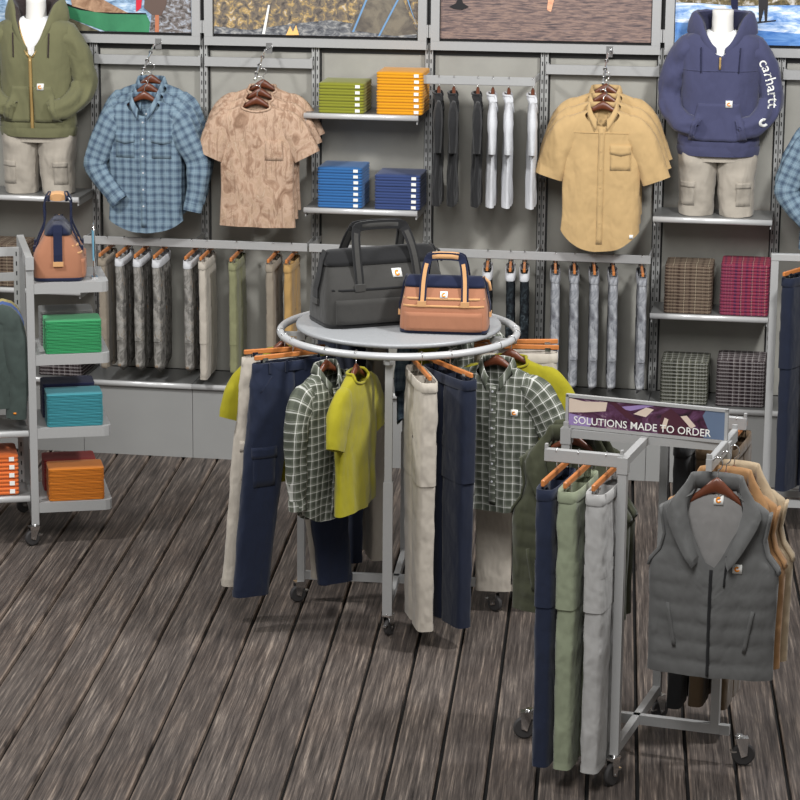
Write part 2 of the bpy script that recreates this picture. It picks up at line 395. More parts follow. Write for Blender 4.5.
def decal(targets, fn, nu=8, nv=8, off=.003, th=.004, mi=0, into=None, miss=None):
    """thin sewn-on piece that follows the front of the target surfaces; fn(s,t)->(x,z)"""
    bv = [t.bvh() for t in targets]; g = into or Geo(); pts = []
    last = None
    for j in range(nv + 1):
        for i in range(nu + 1):
            x, z = fn(i / nu, j / nv); y = None
            for b in bv:
                h = b.ray_cast(V3((x, -2, z)), V3((0, 1, 0)))
                if h[0] is not None: y = h[0].y if y is None else min(y, h[0].y)
            pts.append([x, y, z])
    ok = [p[1] for p in pts if p[1] is not None]; dflt = (sum(ok) / len(ok)) if ok else (miss or 0)
    for p in pts:
        if p[1] is None: p[1] = dflt
    base = g.add([(p[0], p[1] - off - th, p[2]) for p in pts]); back = g.add([(p[0], p[1] + .002, p[2]) for p in pts]); W = nu + 1
    for j in range(nv):
        for i in range(nu):
            a = j * W + i; g.face([base + a, base + a + W, base + a + W + 1, base + a + 1], None, mi)
    edge = [i for i in range(nu)] + [nu + W * j for j in range(nv)] + [nu + W * nv - i for i in range(nu)] + [W * (nv - j) for j in range(nv)]
    for k in range(len(edge)):
        a, b = edge[k], edge[(k + 1) % len(edge)]
        g.face([base + a, base + b, back + b, back + a], None, mi)
    return g
def rect(x0, x1, z0, z1, sl=0, tp=0):
    return lambda s, t: ((x0 + (x1 - x0) * s) + (tp * (.5 - s) * 2 * t), z0 + (z1 - z0) * t + sl * s)
def line(x0, z0, x1, z1, w):
    dx, dz = x1 - x0, z1 - z0; l = math.hypot(dx, dz); nx, nz_ = -dz / l * w, dx / l * w
    return lambda s, t: (x0 + dx * t + nx * (s - .5), z0 + dz * t + nz_ * (s - .5))
def logo(targets, x, z, s, parent, name='logo_patch'):
    p = part(name, decal(targets, rect(x - s / 2, x + s / 2, z - s / 2, z + s / 2), 2, 2, .004, .002), 'tag', parent, 'square white patch with an orange mark')
    # open round 'C' swirl
    def ring(u, v):
        a = math.radians(50 + 290 * u); r = s * (.13 + .17 * v); return (x + r * math.cos(a) * (1 if u < .85 else 1), z + r * math.sin(a))
    m = decal(targets, ring, 12, 1, .008, .001); part('logo_mark', m, 'logo', p)
    return p
def band(pts_in, h, out, thick=.004, flare=0, z0=0):
    pass
def neckband(rim, r=.008, lift=.004, mat=None):
    g = Geo(); g.tube([(x, y, z + lift) for x, y, z in rim], r, 6, closed=True); return g
def collar(prof, neckv, c0, h=.035, drop=.05, spread=1.0, seed=0, lowfront=.05, yoff=0, thick=.005, tip=.03):
    """turn-down shirt collar running round the neck opening, open at the front"""
    g = Geo(); rings = []; w, d = prof[0][1:3]; w *= 1.0; K = 36
    for i in range(K + 1):
        u = i / K; a = math.radians(-68 + (360 - 44) * u)  # from front right round the back to front left
        a = math.radians(-66 + 312 * u); c, s_ = math.cos(a), math.sin(a)
        fr = max(0, -s_)  # 1 at front
        x = w * (.92 - .12 * fr) * c; y = d * 1.0 * s_ - fr * .010; z = -lowfront * fr ** 1.4
        n = V3((c * d, s_ * w * .8, 0)).normalized(); o = V3((x, y + yoff, z)); hh0 = h
        h = hh0 * (1 - .55 * fr); e = drop + tip * fr ** 3
        sec = [o + n * .0 + V3((0, 0, -.01)), o + n * .002 + V3((0, 0, h * .6)), o + n * .006 + V3((0, 0, h)), o + n * .013 + V3((0, 0, h * .9)),
               o + n * (.022 * spread) + V3((0, 0, h * .8 - e * .6)), o + n * (.026 * spread) + V3((0, 0, h * .8 - e)), o + n * (.022 * spread) + V3((0, 0, h * .8 - e)), o + n * .012 + V3((0, 0, h * .4))]; h = hh0
        rings.append(sec)
    uv = [[(i / K * .4, k * .012) for k in range(9)] for i in range(K + 1)]
    g.loft(rings, uvs=uv, caps=True); return g
# ------------------------------------------------------------------ hangers
def hook(g, top=0.0, low=-.07, r=.019, wr=.0022):
    P = [(0, 0, low), (0, 0, top - r * 2 - .006)]
    for k in range(0, 15): a = math.radians(-90 + k * 18); P.append((r * math.cos(a) * 1.0 + 0, 0, top - r + wr + r * math.sin(a)))
    P = [(0, 0, low), (.0, 0, low + .012)] + [(r * math.cos(math.radians(-80 + k * 17)), 0, top - r + wr + r * math.sin(math.radians(-80 + k * 17))) for k in range(15)]
    g.tube(P, wr, 6); return g
def make_hanger():
    t = thing('coat_hanger', 'x', 'hanger'); g = Geo(); pts = []; ra = []; rb = []
    for k in range(-10, 11):
        x = k / 10 * .20; a = abs(k) / 10; pts.append((x * .92, .0, -.082 - .105 * a ** 1.15)); ra.append(.007 + .004 * (1 - a)); rb.append(.008 + .018 * (1 - a) ** 4)
    g.tube(pts, ra, 10, rb=rb); part('hanger_body', g, 'wood', t); part('hook', hook(Geo(), 0, -.075), 'chrome', t); return Proto(t)
def make_trouser_hanger():
    t = thing('trouser_hanger', 'x', 'hanger'); g = Geo(); g.box((0, 0, -.075), (.195, .007, .011), bev=.003)
    part('hanger_bar', g, 'woodlight', t); part('hook', hook(Geo(), 0, -.07, .017), 'chrome', t)
    for s in (-1, 1):
        c = Geo(); c.box((s * .145, -.012, -.100), (.013, .002, .024)); c.box((s * .145, .012, -.100), (.013, .002, .024)); c.box((s * .145, 0, -.084), (.004, .013, .004)); part('clip', c, 'chrome', t)
    return Proto(t)
HANG = make_hanger(); THANG = make_trouser_hanger()
# ------------------------------------------------------------------ garments (origin: where the hook meets the rail; face -Y)
NZ = -.098     # neck height below the rail
def shift(g, dx=0, dy=0, dz=0, sx=1):
    g.v = [(x * sx + dx, y + dy, z + dz) for x, y, z in g.v]
    if hasattr(g, 'rim'): g.rim = [(x + dx, y + dy, z + dz) for x, y, z in g.rim]
    return g
def make_shirt(name, cat_, mat, W=.21, length=.72, sleeve='long', tail=.07, depth=.045, seed=1, coll=True, buttons=True, pockets=2, label_patch=False, neckv=.10, sl=None, quilt=0, shoulder=.235, tagm=None, bandm=None, slim=1.0):
    t = thing(name, 'x', cat_)
    pr = [(0, .072, .03), (-.012, .088, .034), (-.04, shoulder * .68, depth * .8), (-.075, shoulder * .93, depth * .9), (-.11, shoulder * .985, depth), (-.16, W * 1.01, depth), (-.30, W, depth * 1.05), (-.5, W * .985, depth), (-length, W * 1.03, depth * .95)]
    b = shift(body(pr, -length, tail, neckv, .95, 1.2 if coll else .7, .014, seed), 0, 0, NZ)
    o = part('body', b, mat, t)
    if sl is None:
        sl = {'long': [[(-.175, 0, -.115), (-.225, -.01, -.21), (-.262, -.01, -.30), (-.286, -.015, -.37), (-.262, -.025, -.43), (-.205, -.045, -.50), (-.14, -.06, -.575)], [(.175, 0, -.115), (.228, -.01, -.2), (.275, -.01, -.29), (.302, -.01, -.36), (.303, -.015, -.43), (.293, -.02, -.52), (.275, -.03, -.62)]],
              'short': [[(-.16, 0, -.115), (-.215, 0, -.17), (-.275, -.005, -.30)], [(.16, 0, -.115), (.22, 0, -.17), (.285, -.005, -.29)]],
              'hang': [[(-.175, 0, -.115), (-.222, 0, -.2), (-.235, -.005, -.42), (-.228, -.01, -.6)], [(.175, 0, -.115), (.222, 0, -.2), (.235, -.005, -.42), (.228, -.01, -.6)]]}[sleeve]
    G = [b]
    for k, pth in enumerate(sl):
        rr = [(.082, depth * .95), (.074, depth * .95), (.064, depth * .85), (.054, .036), (.047, .03)] if sleeve != 'short' else [(.088, depth * .95), (.085, depth), (.078, depth * .75)]
        s = limb([(x, y, z + NZ) for x, y, z in pth], rr, root=.38, seed=seed + k * 3, amp=.008 if sleeve != 'short' else .006)
        so = part('sleeve', s, mat, t); G.append(s)
        if sleeve in ('long', 'hang'):
            P = [V3((p[0], p[1], p[2] + NZ)) for p in pth]; d = (P[-1] - P[-2]).normalized()
            c = limb([P[-1] - d * .045, P[-1] - d * .02, P[-1] + d * .004], [(.054, .034), (.054, .034), (.053, .033)], M=3, amp=.001, opening=False); part('cuff', c, mat, so)
    if coll:
        part('collar', shift(collar(pr, 0, 0, lowfront=.08, h=.03, drop=.035), 0, 0, NZ), mat, t)
        part('placket', decal([b], rect(-.016, .016, NZ - neckv - .005, NZ - length + tail * .2 + .02), 2, 20, .001, .003), mat, t)
        for x in ([.105] if pockets == 1 else [-.105, .105] if pockets == 2 else []):
            pk = part('pocket', decal([b], rect(x - .055, x + .055, NZ - .33, NZ - .20), 5, 5, .001, .003), mat, t)
            part('pocket_flap', decal([b], lambda s, q, x=x: (x - .056 + .112 * s, NZ - .195 - q * (.045 + .012 * (1 - abs(s - .5) * 2))), 6, 3, .006, .003), mat, pk)
        if buttons:
            for k in range(6):
                z = NZ - neckv - .03 - k * (length - neckv - .09) / 6; h = b.bvh().ray_cast(V3((0, -2, z)), V3((0, 1, 0)))[0]
                if h: part('button', Geo().disc((0, h.y - .006, z), .0055, .003, 8, axis=(0, 1, 0)), tagm or 'lightgrey', t)
    else:
        part('neckband', neckband(b.rim, .007), bandm or mat, t)
        if pockets: part('pocket', decal([b], rect(.055, .155, NZ - .31, NZ - .20), 5, 5, .001, .003), mat, t)
    if label_patch: logo([b], .105, NZ - .21, .03, t)
    return t, G, b
def make_pants(name, mat, W=.2, length=1.02, thick=.038, spread=.03, seed=1, leg=.105, cargo=True, cat_='trousers', top=-.098, hemw=.095, white=False, edge=False):
    t = thing(name, 'x', cat_); G = []
    for s in (-1, 1):
        pth = [(s * W * .5, 0, top - .004), (s * (W * .53), -.002, top - .12), (s * (W * .54 + spread * .15), -.004, top - .28), (s * (W * .52 + spread * .55), -.004, top - .6), (s * (W * .5 + spread), 0, top - length)]
        rr = [(W * .515, thick * .62), (W * .56, thick), (leg * 1.08, thick * 1.05), (leg * .98, thick * .92), (hemw, thick * .85)]
        if edge: rr = [(W * .53, thick * .92), (W * .53, thick), (W * .52, thick), (W * .50, thick * .96), (W * .46, thick * .9)]; hemw = W * .46
        l = limb(pth, rr, n=36, M=34, amp=.004 if edge else .007, seed=seed + s, ex=.45 if edge else .78); lo = part('trouser_leg', l, mat, t); G.append(l)
        if edge:
            for z0, z1 in ((-.30, -.47), (-.28, -.33)): part('side_pocket', limb([(s * W * .53, -.004, top + z0), (s * W * .525, -.004, top + (z0 + z1) / 2), (s * W * .52, -.004, top + z1)], [(W * .53 + .0015 + (z1 > -.4) * .0015, thick + .0012 + (z1 > -.4) * .001)] * 2, n=36, M=3, amp=.001, ex=.45), mat, lo)
        if cargo and not edge:
            side = s * (W * .54 + leg * .45)
            part('cargo_pocket', decal([l], lambda a, b, s=s: (s * (W * .60) - .055 + .11 * a + s * spread * .4, top - .40 - b * .17), 5, 5, .001, .004), mat, lo)
            part('pocket_flap', decal([l], lambda a, b, s=s: (s * (W * .60) - .06 + .12 * a + s * spread * .4, top - .385 - b * .05), 5, 3, .006, .003), mat, lo)
        part('hem', limb([V3(pth[-1]) + V3((0, 0, .03)), V3(pth[-1]) + V3((0, 0, .015)), V3(pth[-1]) + V3((0, 0, -.002))], [((W * .46 + .003, thick * .92) if edge else (hemw + .003, thick * .88))] * 3, n=30, M=3, amp=.001, ex=.45 if edge else .78), mat, lo)
    wb = Geo(); n = 40; rg = []
    for (z, e) in ((top - .045, .004), (top - .04, .006), (top - .002, .004), (top, .0), (top - .03, -.008)):
        rg.append([((W * (1.04 if edge else 1.01) + e) * se(math.cos(2 * PI * k / n), .45 if edge else .8), (thick * (.97 if edge else .66) + e) * se(math.sin(2 * PI * k / n), .45 if edge else .8), z) for k in range(n)])
    wb.loft(rg); part('waistband', wb, 'lightgrey' if white else mat, t)
    for x in (() if edge else (-.13, -.05, .05, .13)):
        bl = Geo(); bl.box((x * W / .2, -thick * .66 - .007, top - .022), (.006, .003, .026)); part('belt_loop', bl, mat, t)
    if cargo and not edge:
        for s in (-1, 1): part('front_pocket', decal(G, line(s * W * .92, top - .13, s * W * .62, top - .06, .004), 1, 5, .0005, .0015), mat, t)
    return Proto(t)
def make_vest(name, mat, lining, W=.245, length=.72, seed=1, patch=True, quilt=.075, trim=None):
    t = thing(name, 'x', 'vest')
    pr = [(0, .085, .035), (-.015, .10, .045), (-.04, .165, .055), (-.07, .205, .06), (-.10, .208, .065), (-.18, .19, .07), (-.24, .205, .075), (-.29, W * .97, .08), (-.34, W, .082), (-.5, W * .98, .08), (-length, W * .97, .07)]
    pr = [(z, w, d * .72) for z, w, d in pr]
    b = shift(body(pr, -length, .0, .30, .98, 1.5, .012, seed, quilt=quilt, N=80, M=60), 0, 0, NZ); part('body', b, mat, t)
    # lining seen through the open front
    pr2 = [(z, max(w - .012, .03), max(d - .022, .010)) for z, w, d in pr]
    li = shift(body(pr2, -length * .8, 0, .02, .8, 1, .004, seed, N=40, M=20, roll=False), 0, .012, NZ); part('lining', li, lining, t)
    # tall collar, laid open
    g = Geo(); rings = []; K = 40
    for i in range(K + 1):
        u = i / K; a = math.radians(-72 + 324 * u); c, s_ = math.cos(a), math.sin(a); fr = max(0, -s_)
        w = .082 + .05 * fr * (1 - fr); y0 = .036 * s_; zz = -.30 * fr ** 2.2
        w2, d2 = interp(pr, zz); X = c * (w if fr < .05 else w + (w2 - w) * min(1, fr) * .5)
        yy = s_ * d2 * .95 + .0; n = V3((c, s_ * .7, 0)).normalized(); o = V3((X, yy, zz + NZ))
        h = .065 * (1 - fr) + .018 * fr; l = .034 + .055 * min(1, fr * 2) - .03 * fr ** 3
        rings.append([o + V3((0, 0, -.01)), o + n * .004 + V3((0, 0, h * .7)), o + n * .010 + V3((0, 0, h)), o + n * .018 + V3((0, 0, h * .97)), o + n * l * .65 + V3((0, -.004, h * .5)), o + n * l + V3((0, -.004, -.008)), o + n * (l - .008) + V3((0, -.001, -.020)), o + n * .012 + V3((0, 0, -.005))])
    g.loft(rings, caps=True); part('collar', g, mat, t)
    zp = part('zip', decal([b], rect(-.006, .006, NZ - .30, NZ - length + .01), 1, 20, .002, .004), 'bagblackdark', t)
    for s in (-1, 1):
        part('armhole_binding', Geo().tube([(s * (w_ + .004), 0, z + NZ) for z, w_, d_ in ((-.075, .206, 0), (-.11, .20, 0), (-.18, .188, 0), (-.24, .202, 0), (-.29, W * .965, 0), (-.31, W * .985, 0))], .008, 6, rb=.035), trim or mat, t)
        part('hand_pocket', decal([b], line(s * .135, NZ - .62, s * .165, NZ - .45, .014), 2, 6, .003, .007), mat, t)
    part('chest_zip', decal([b], line(.052, NZ - .36, .058, NZ - .24, .007), 1, 5, .003, .004), 'bagblackdark', t)
    if patch:
        logo([b], .10, NZ - .285, .036, t)
        logo([li], .01, NZ - .035, .036, t, 'neck_label')
    return Proto(t)
def make_folded(name, mat, w, d, h, cat_='t-shirt', tagside=False, groove=.004, n=6, wavy=0, pic=None):
    g = Geo(); rings = []; uvs = []
    def rr(ins, z, e=0):
        a, b, c = w / 2 - ins, d / 2 - ins, .018; P = []
        for (sx, sy, a0) in ((1, -1, -90), (1, 1, 0), (-1, 1, 90), (-1, -1, 180)):
            for k in range(4):
                an = math.radians(a0 + k * 30); P.append((sx * (a - c) + c * math.cos(an), sy * (b - c) + c * math.sin(an)))
        P2 = []
        for i in range(len(P)):
            x0, y0 = P[i]; x1, y1 = P[(i + 1) % len(P)]; P2.append((x0, y0)); m = 5 if math.hypot(x1 - x0, y1 - y0) > .05 else 1
            for k in range(1, m): P2.append((x0 + (x1 - x0) * k / m, y0 + (y1 - y0) * k / m))
        return [(x, y, z + wavy * math.sin(x * 42) * (z / h)) for x, y in P2]
    gg = min(groove, h * .42)
    for z, ins in ((.0, gg), (.12 * h, gg * .3), (.28 * h, 0), (.42 * h, gg * .25), (.5 * h, gg), (.58 * h, gg * .25), (.74 * h, 0), (.9 * h, gg * .3), (h, gg * 1.2)):
        r = rr(ins, z); rings.append(r); L0 = 0; uu = []
        for i in range(len(r) + 1):
            p = r[i % len(r)]; uu.append((p[0] + p[1] * .0 if abs(p[0]) < w / 2 - .02 else p[0] + p[1], z))
        uvs.append(uu)
    g.loft(rings, uvs=uvs, caps=False); b = g.add([(x * .5, y * .5, z + .0015) for x, y, z in rings[-1]]); n0 = len(rings[0]); o = b - n0
    for j in range(n0):
        k = (j + 1) % n0; q = [o + j, o + k, b + k, b + j]; g.face(q, [(g.v[i][0], g.v[i][1]) for i in q])
    q = [b + j for j in range(n0)]; g.face(q, [(g.v[i][0], g.v[i][1]) for i in q]); g.face([j for j in range(n0)][::-1])
    t = thing(name, 'x', cat_); part('folded_cloth', g, mat, t)
    if tagside:
        k = Geo(); k.box((w * .36, -d / 2 - .0015, h * .52), (.013, .0015, h * .26)); part('size_tag', k, 'tag', t)
    return Proto(t)
def stack(proto, loc, rz, n, h, phrase, group, jit=.001, collar_=None):
    for i in range(n):
        p = V3(loc) + V3((random.uniform(-jit, jit), random.uniform(-jit, jit), i * (h + .0004)))
        proto.at(p, rz + random.uniform(-.003, .003), '%s, %s' % (phrase, ORD[n - 1 - i]), group)
# ================================================================== SETTING
W0, BAY = -2.355, .645
UX = [W0 + BAY * k for k in range(-1, 9)]
def U(k): return W0 + BAY * k
fl = Geo(); dirv = V3((-math.sin(math.radians(4.6)), math.cos(math.radians(4.6)), 0)); side = V3((dirv.y, -dirv.x, 0))
pw = .197; off0 = atz(127, 800, 0).dot(side)
for k in range(-34, 26):
    c = side * (off0 + (k + .5) * pw); wv_ = .5 * pw - .0085
    a0 = -16.0; a1 = .5
    N = 1
    P = [(-wv_, -.03), (-wv_, -.006), (-wv_ + .006, 0), (wv_ - .006, 0), (wv_, -.006), (wv_, -.03)]
    r = [[c + side * x + dirv * yy + V3((0, 0, z)) for x, z in P] for yy in (a0, -8, -4, 0, a1)]
    fl.loft(r, closed=False, smooth=False, flip=True)
MT['floor'].name = 'weathered_boards'
# object coords aligned with boards
fo = put('floor', fl, 'floor'); tag(fo, kind='structure')
ang = math.radians(4.6); Mr = Matrix.Rotation(ang, 4, 'Z'); fo.data.transform(Mr.inverted()); fo.matrix_world = Mr
sb = Geo(); sb.box((-.5, -7.7, -.05), (6.5, 8.3, .02)); tag(put('floor_bed', sb, 'dark'), kind='structure')
wl = Geo(); wl.box((.1, .06, 1.8), (3.9, .04, 1.8)); tag(put('wall_back', wl, 'wall'), kind='structure')
for k in range(-1, 8):   # board panels of the wall system
    p = Geo(); p.box((U(k) + BAY / 2, .012, 1.36), (BAY / 2 - .03, .006, .93)); tag(put('trim_%d' % (k + 2), p, 'panel'), kind='structure')
for k in range(-1, 8):
    p = Geo(); p.box((U(k) + BAY / 2, -.375, .205), (BAY / 2 - .0015, .008, .205)); tag(put('baseboard_back' if k < 0 else 'baseboard_back.%03d' % k, p, 'kick'), kind='structure')
# uprights
NEI = ['left of the olive hoodie mannequin', 'between the olive hoodie mannequin and the blue plaid shirts', 'between the blue plaid shirts and the camo tees', 'left of the olive and blue folded tees', 'left of the black side-hung shirts', 'left of the tan shirts', 'left of the navy hoodie mannequin', 'right of the navy hoodie mannequin', 'at the far right', 'beyond the far right']
for k in range(-1, 8):
    t = thing('slotted_upright', 'grey slotted steel upright %s' % NEI[k + 1], 'upright', (U(k), 0, 0))
    g = Geo()
    for s in (-1, 1): g.box((s * .0125, -.018, 1.2), (.0085, .018, 1.16))
    g.box((0, -.008, 1.2), (.021, .004, 1.16)); part('channel', g, 'slotted', t)
# base deck shelves
def shelf(x0, x1, z, d, label, name='wall_shelf', brk=True, lipm='lip', th=.022, top='shelf'):
    t = thing(name, label, 'shelf', ((x0 + x1) / 2, 0, z)); w = (x1 - x0) / 2
    g = Geo(); g.box((0, -d / 2 - .02, -.008), (w, d / 2 - .02, .008)); part('shelf_board', g, top, t)
    g = Geo(); n = 8; rg = []
    for sx in (-w - .002, w + .002):
        rg.append([(sx, -d + .0 + .014 * math.cos(2 * PI * k / 16) * .8, -.012 + .016 * math.sin(2 * PI * k / 16)) for k in range(16)])
    g.loft(rg, caps=True); part('front_lip', g, lipm, t)
    if brk:
        for s in (-1, 1):
            g = Geo(); g.box((s * (w - .006), -d / 2 - .01, -.03), (.003, d / 2 - .02, .018)); part('bracket', g, 'fixture', t)
    return t
BN = ['below the olive hoodie mannequin', 'below the blue plaid shirts', 'below the camo tees', 'behind the round rack bags', 'below the black side-hung shirts', 'below the tan shirts', 'below the folded plaid stacks on the right', 'at the far right edge']
for k in range(-1, 7):
    shelf(U(k) + .002, U(k + 1) - .002, .435, .40, 'grey base shelf with silver lip, %s' % BN[k + 1], 'base_shelf', brk=False)
# cross bars under the posters (bays with face-outs)
for k, lb in ((0, 'blue plaid shirts'), (1, 'camo tees'), (4, 'tan shirts'), (6, 'right-edge plaid shirts')):
    t = thing('cross_bar', 'flat grey bar above the %s, just under the posters' % lb, 'bar', (U(k) + BAY / 2, 0, 2.235))
    g = Geo(); g.box((0, -.055, 0), (BAY / 2 - .012, .008, .026)); part('bar', g, 'fixture', t)
    g = Geo()
    for s in (-1, 1): g.box((s * (BAY / 2 - .02), -.04, 0), (.008, .012, .03))
    part('end_bracket', g, 'fixture', t)
# ---- posters
def poster_thing(k0, k1, label, paint, mats):
    x0, x1 = U(k0) + .012, U(k1) - .012; t = thing('framed_poster', label, 'poster', ((x0 + x1) / 2, -.05, 2.33)); w = (x1 - x0) / 2; H = 1.0
    g = Geo(); g.box((0, 0, .022), (w, .018, .024)); g.box((0, 0, H - .03), (w, .018, .03))
    for s in (-1, 1): g.box((s * (w - .024), 0, H / 2 - .007), (.024, .0175, H / 2 - .0535))
    part('frame', g, 'fixture', t)
    g = Geo()
    for s in (-1, 1):
        for z in (.1, .5, .9): g.box((s * (w + .004), -.004, z), (.006, .012, .035))
    part('clip', g, 'fixture', t)
    g = Geo(); g.box((0, .008, H / 2), (w - .04, .002, H / 2 - .04), mi=1); g.box((0, .004, H / 2 + .003), (w - .052, .003, H / 2 - .058), mi=0)
    loc = t.location; yy = [-.002]
    def pp(pts, mi):
        yy[0] -= .0006; q = []
        for u, v in pts:
            P = aty(u, v, loc.y + yy[0]); q.append((min(max(P.x - loc.x, -w + .054), w - .054), yy[0] , min(max(P.z - loc.z, .062), H - .06)))
        g.poly(q, mi)
    paint(pp); part('print', g, mats, t); return t
def noisemat(name, stops, scale, sc=(1, 1, 1), rough=.35, det=6, dist=.5):
    g = NT(name); n = g.noise(g.coord('Object', sc), scale, det, .65, dist); return g.set(Base_Color=g.ramp(n, [(p, L(c)) for p, c in stops]), Roughness=rough)
MT['water'] = noisemat('printed_water', [(.35, (92, 120, 150)), (.5, (150, 178, 206)), (.65, (206, 220, 234))], 14, (1, 1, 3))
MT['rocks'] = noisemat('printed_rocks', [(.35, (56, 52, 52)), (.5, (120, 112, 108)), (.62, (170, 176, 186))], 30, (1, 1, 1.5))
MT['bank'] = noisemat('printed_bank', [(.3, (70, 66, 52)), (.6, (110, 104, 84))], 20)
MT['canoe'] = noisemat('printed_canoe', [(.3, (48, 112, 78)), (.7, (66, 140, 98))], 5)
MT['canoein'] = noisemat('printed_canoe_inside', [(.3, (110, 74, 50)), (.7, (196, 160, 130))], 18)
MT['pred'] = plain('printed_red', (206, 38, 58), .4); MT['pbrown'] = plain('printed_brown', (98, 80, 72), .4); MT['pskin'] = plain('printed_skin', (186, 116, 84), .4)
MT['autumn'] = noisemat('printed_autumn_wood', [(.3, (52, 48, 46)), (.44, (104, 96, 90)), (.53, (134, 120, 98)), (.60, (188, 156, 96)), (.68, (196, 192, 188))], 26, (1, 1, 1), dist=.6)
MT['campground'] = noisemat('printed_camp_ground', [(.35, (60, 60, 66)), (.5, (110, 112, 116)), (.65, (170, 168, 164))], 24, (1, 1, 2))
MT['ptent'] = noisemat('printed_tent', [(.4, (92, 86, 80)), (.6, (126, 118, 104))], 10); MT['pfire'] = plain('printed_fire', (250, 196, 120), .4); MT['pblue'] = plain('printed_tent_pole', (110, 150, 190), .4)
MT['lake'] = noisemat('printed_sunset_lake', [(.38, (84, 74, 76)), (.48, (118, 100, 96)), (.58, (150, 126, 114)), (.7, (112, 100, 104))], 12, (1, 1, 9))
MT['glow'] = noisemat('printed_sun_glint', [(.4, (214, 150, 120)), (.6, (246, 190, 150))], 20, (1, 1, 8))
MT['pblack'] = plain('printed_black', (28, 26, 28), .4)
MT['snow'] = noisemat('printed_snow', [(.4, (96, 140, 200)), (.5, (170, 196, 230)), (.6, (232, 238, 246))], 7, (1, 1, 4))
MT['trees'] = noisemat('printed_tree_line', [(.35, (40, 40, 34)), (.5, (110, 96, 60)), (.65, (200, 196, 190))], 30)
def p1(pp):
    pp([(150, 60), (215, 60), (215, -60), (160, -60)], 3)
    pp([(60, 44), (60, 14), (100, 36), (148, 38), (150, 44)], 4)
    pp([(40, -20), (60, 2), (80, 9), (110, 13), (146, 14), (150, 22), (149, 34), (135, 35), (105, 31), (80, 22), (60, 14), (40, 4)], 5)
    pp([(60, 1), (80, 8), (110, 12), (146, 13), (146, 14.5), (110, 14), (80, 10), (60, 3.5)], 1)
    pp([(70, -5), (100, -2), (128, 13), (95, 12), (72, 6)], 6)
    pp([(136, -20), (144, -20), (141, 8), (136, 12)], 7)
    pp([(146, -20), (170, -20), (166, 6), (161, 16), (152, 15), (144, 8)], 8); pp([(155, 15), (159, 15), (159, 32), (155, 32)], 9)
    pp([(-60, -60), (-20, -60), (-20, 50), (-60, 50)], 4)
poster_thing(-1, 1, 'framed poster of a green canoe at a rocky river bank', p1, ['water', 'dark', 'water', 'rocks', 'bank', 'canoe', 'canoein', 'pred', 'pbrown', 'pskin'])
def p2(pp):
    pp([(212, 36), (212, 26), (250, 30), (290, 24), (330, 20), (400, 30), (432, 32), (432, 45), (212, 45)], 2)
    pp([(350, 30), (362, 5), (372, -20), (395, -20), (420, 34), (395, 36)], 3)
    for (a, b, c, d) in ((352, 32, 372, -16), (378, 36, 402, -10), (402, -14, 428, 28)): pp([(a, b), (a + 2, b), (c + 2, d), (c, d)], 5)
    pp([(286, 36), (290, 26), (293, 32), (296, 25), (299, 35)], 4); pp([(262, 34), (268, 5), (270, 5), (265, 34)], 6)
poster_thing(1, 3, 'framed poster of an autumn camp with a small fire and tent', p2, ['autumn', 'dark', 'campground', 'ptent', 'pfire', 'pblue', 'tag'])
def p3(pp):
    pp([(540, -60), (556, -60), (553, -40), (557, -25), (550, -10), (554, 0), (551, 12), (547, 10), (548, 0), (543, -12), (546, -28), (541, -40)], 2)
    pp([(449, 7), (456, 3), (460, -6), (463, 3), (469, 7), (462, 10), (454, 9)], 3)
poster_thing(3, 5, 'framed poster of rippled lake water at sunset with a dark boat', p3, ['lake', 'dark', 'glow', 'pblack'])
def p4(pp):
    pp([(600, -60), (900, -60), (900, 6), (780, 5), (740, 6), (700, 3), (660, 2)], 2)
    pp([(672, 46), (672, 22), (720, 27), (800, 34), (860, 40), (860, 60), (672, 60)], 5)
    pp([(731, -30), (738, -30), (738, 10), (733, 12), (731, 5)], 3); pp([(758, -20), (768, -20), (768, 6), (767, 22), (765, 22), (764, 9), (761, 22), (759, 22)], 4)
    pp([(752, 22), (776, 20), (776, 21), (752, 24)], 4)
MT['snowshade'] = noisemat('printed_snow_shadow', [(.4, (62, 116, 188)), (.6, (110, 156, 214))], 6, (1, 1, 4))
poster_thing(5, 8, 'framed poster of skiers on bright snow with bare trees', p4, ['snow', 'dark', 'trees', 'navydark', 'pblack', 'snowshade'])
# ---- wall shelves
def zed(u, v, y): return aty(u, v, y).z
z31 = zed(368, 115, -.36); z32 = zed(368, 210, -.36); z61 = zed(715, 219, -.37); z62 = zed(710, 316, -.37)
shelf(U(2) + .0, U(3) - .01, z31, .36, 'upper grey wall shelf with folded olive and yellow tees')
shelf(U(2) + .0, U(3) - .01, z32, .36, 'lower grey wall shelf with folded blue and indigo tees')
shelf(U(5) + .0, U(6) - .01, z61, .37, 'grey wall shelf that carries the navy hoodie mannequin')
shelf(U(5) + .0, U(6) - .01, z62, .37, 'grey wall shelf with brown and red folded plaid shirts')
shelf(U(-1) - .05, U(0) - .01, z61, .37, 'grey wall shelf that carries the olive hoodie mannequin')
shelf(U(-1) - .05, U(0) - .01, z62, .37, 'grey wall shelf behind the left rolling rack, with folded plaid')
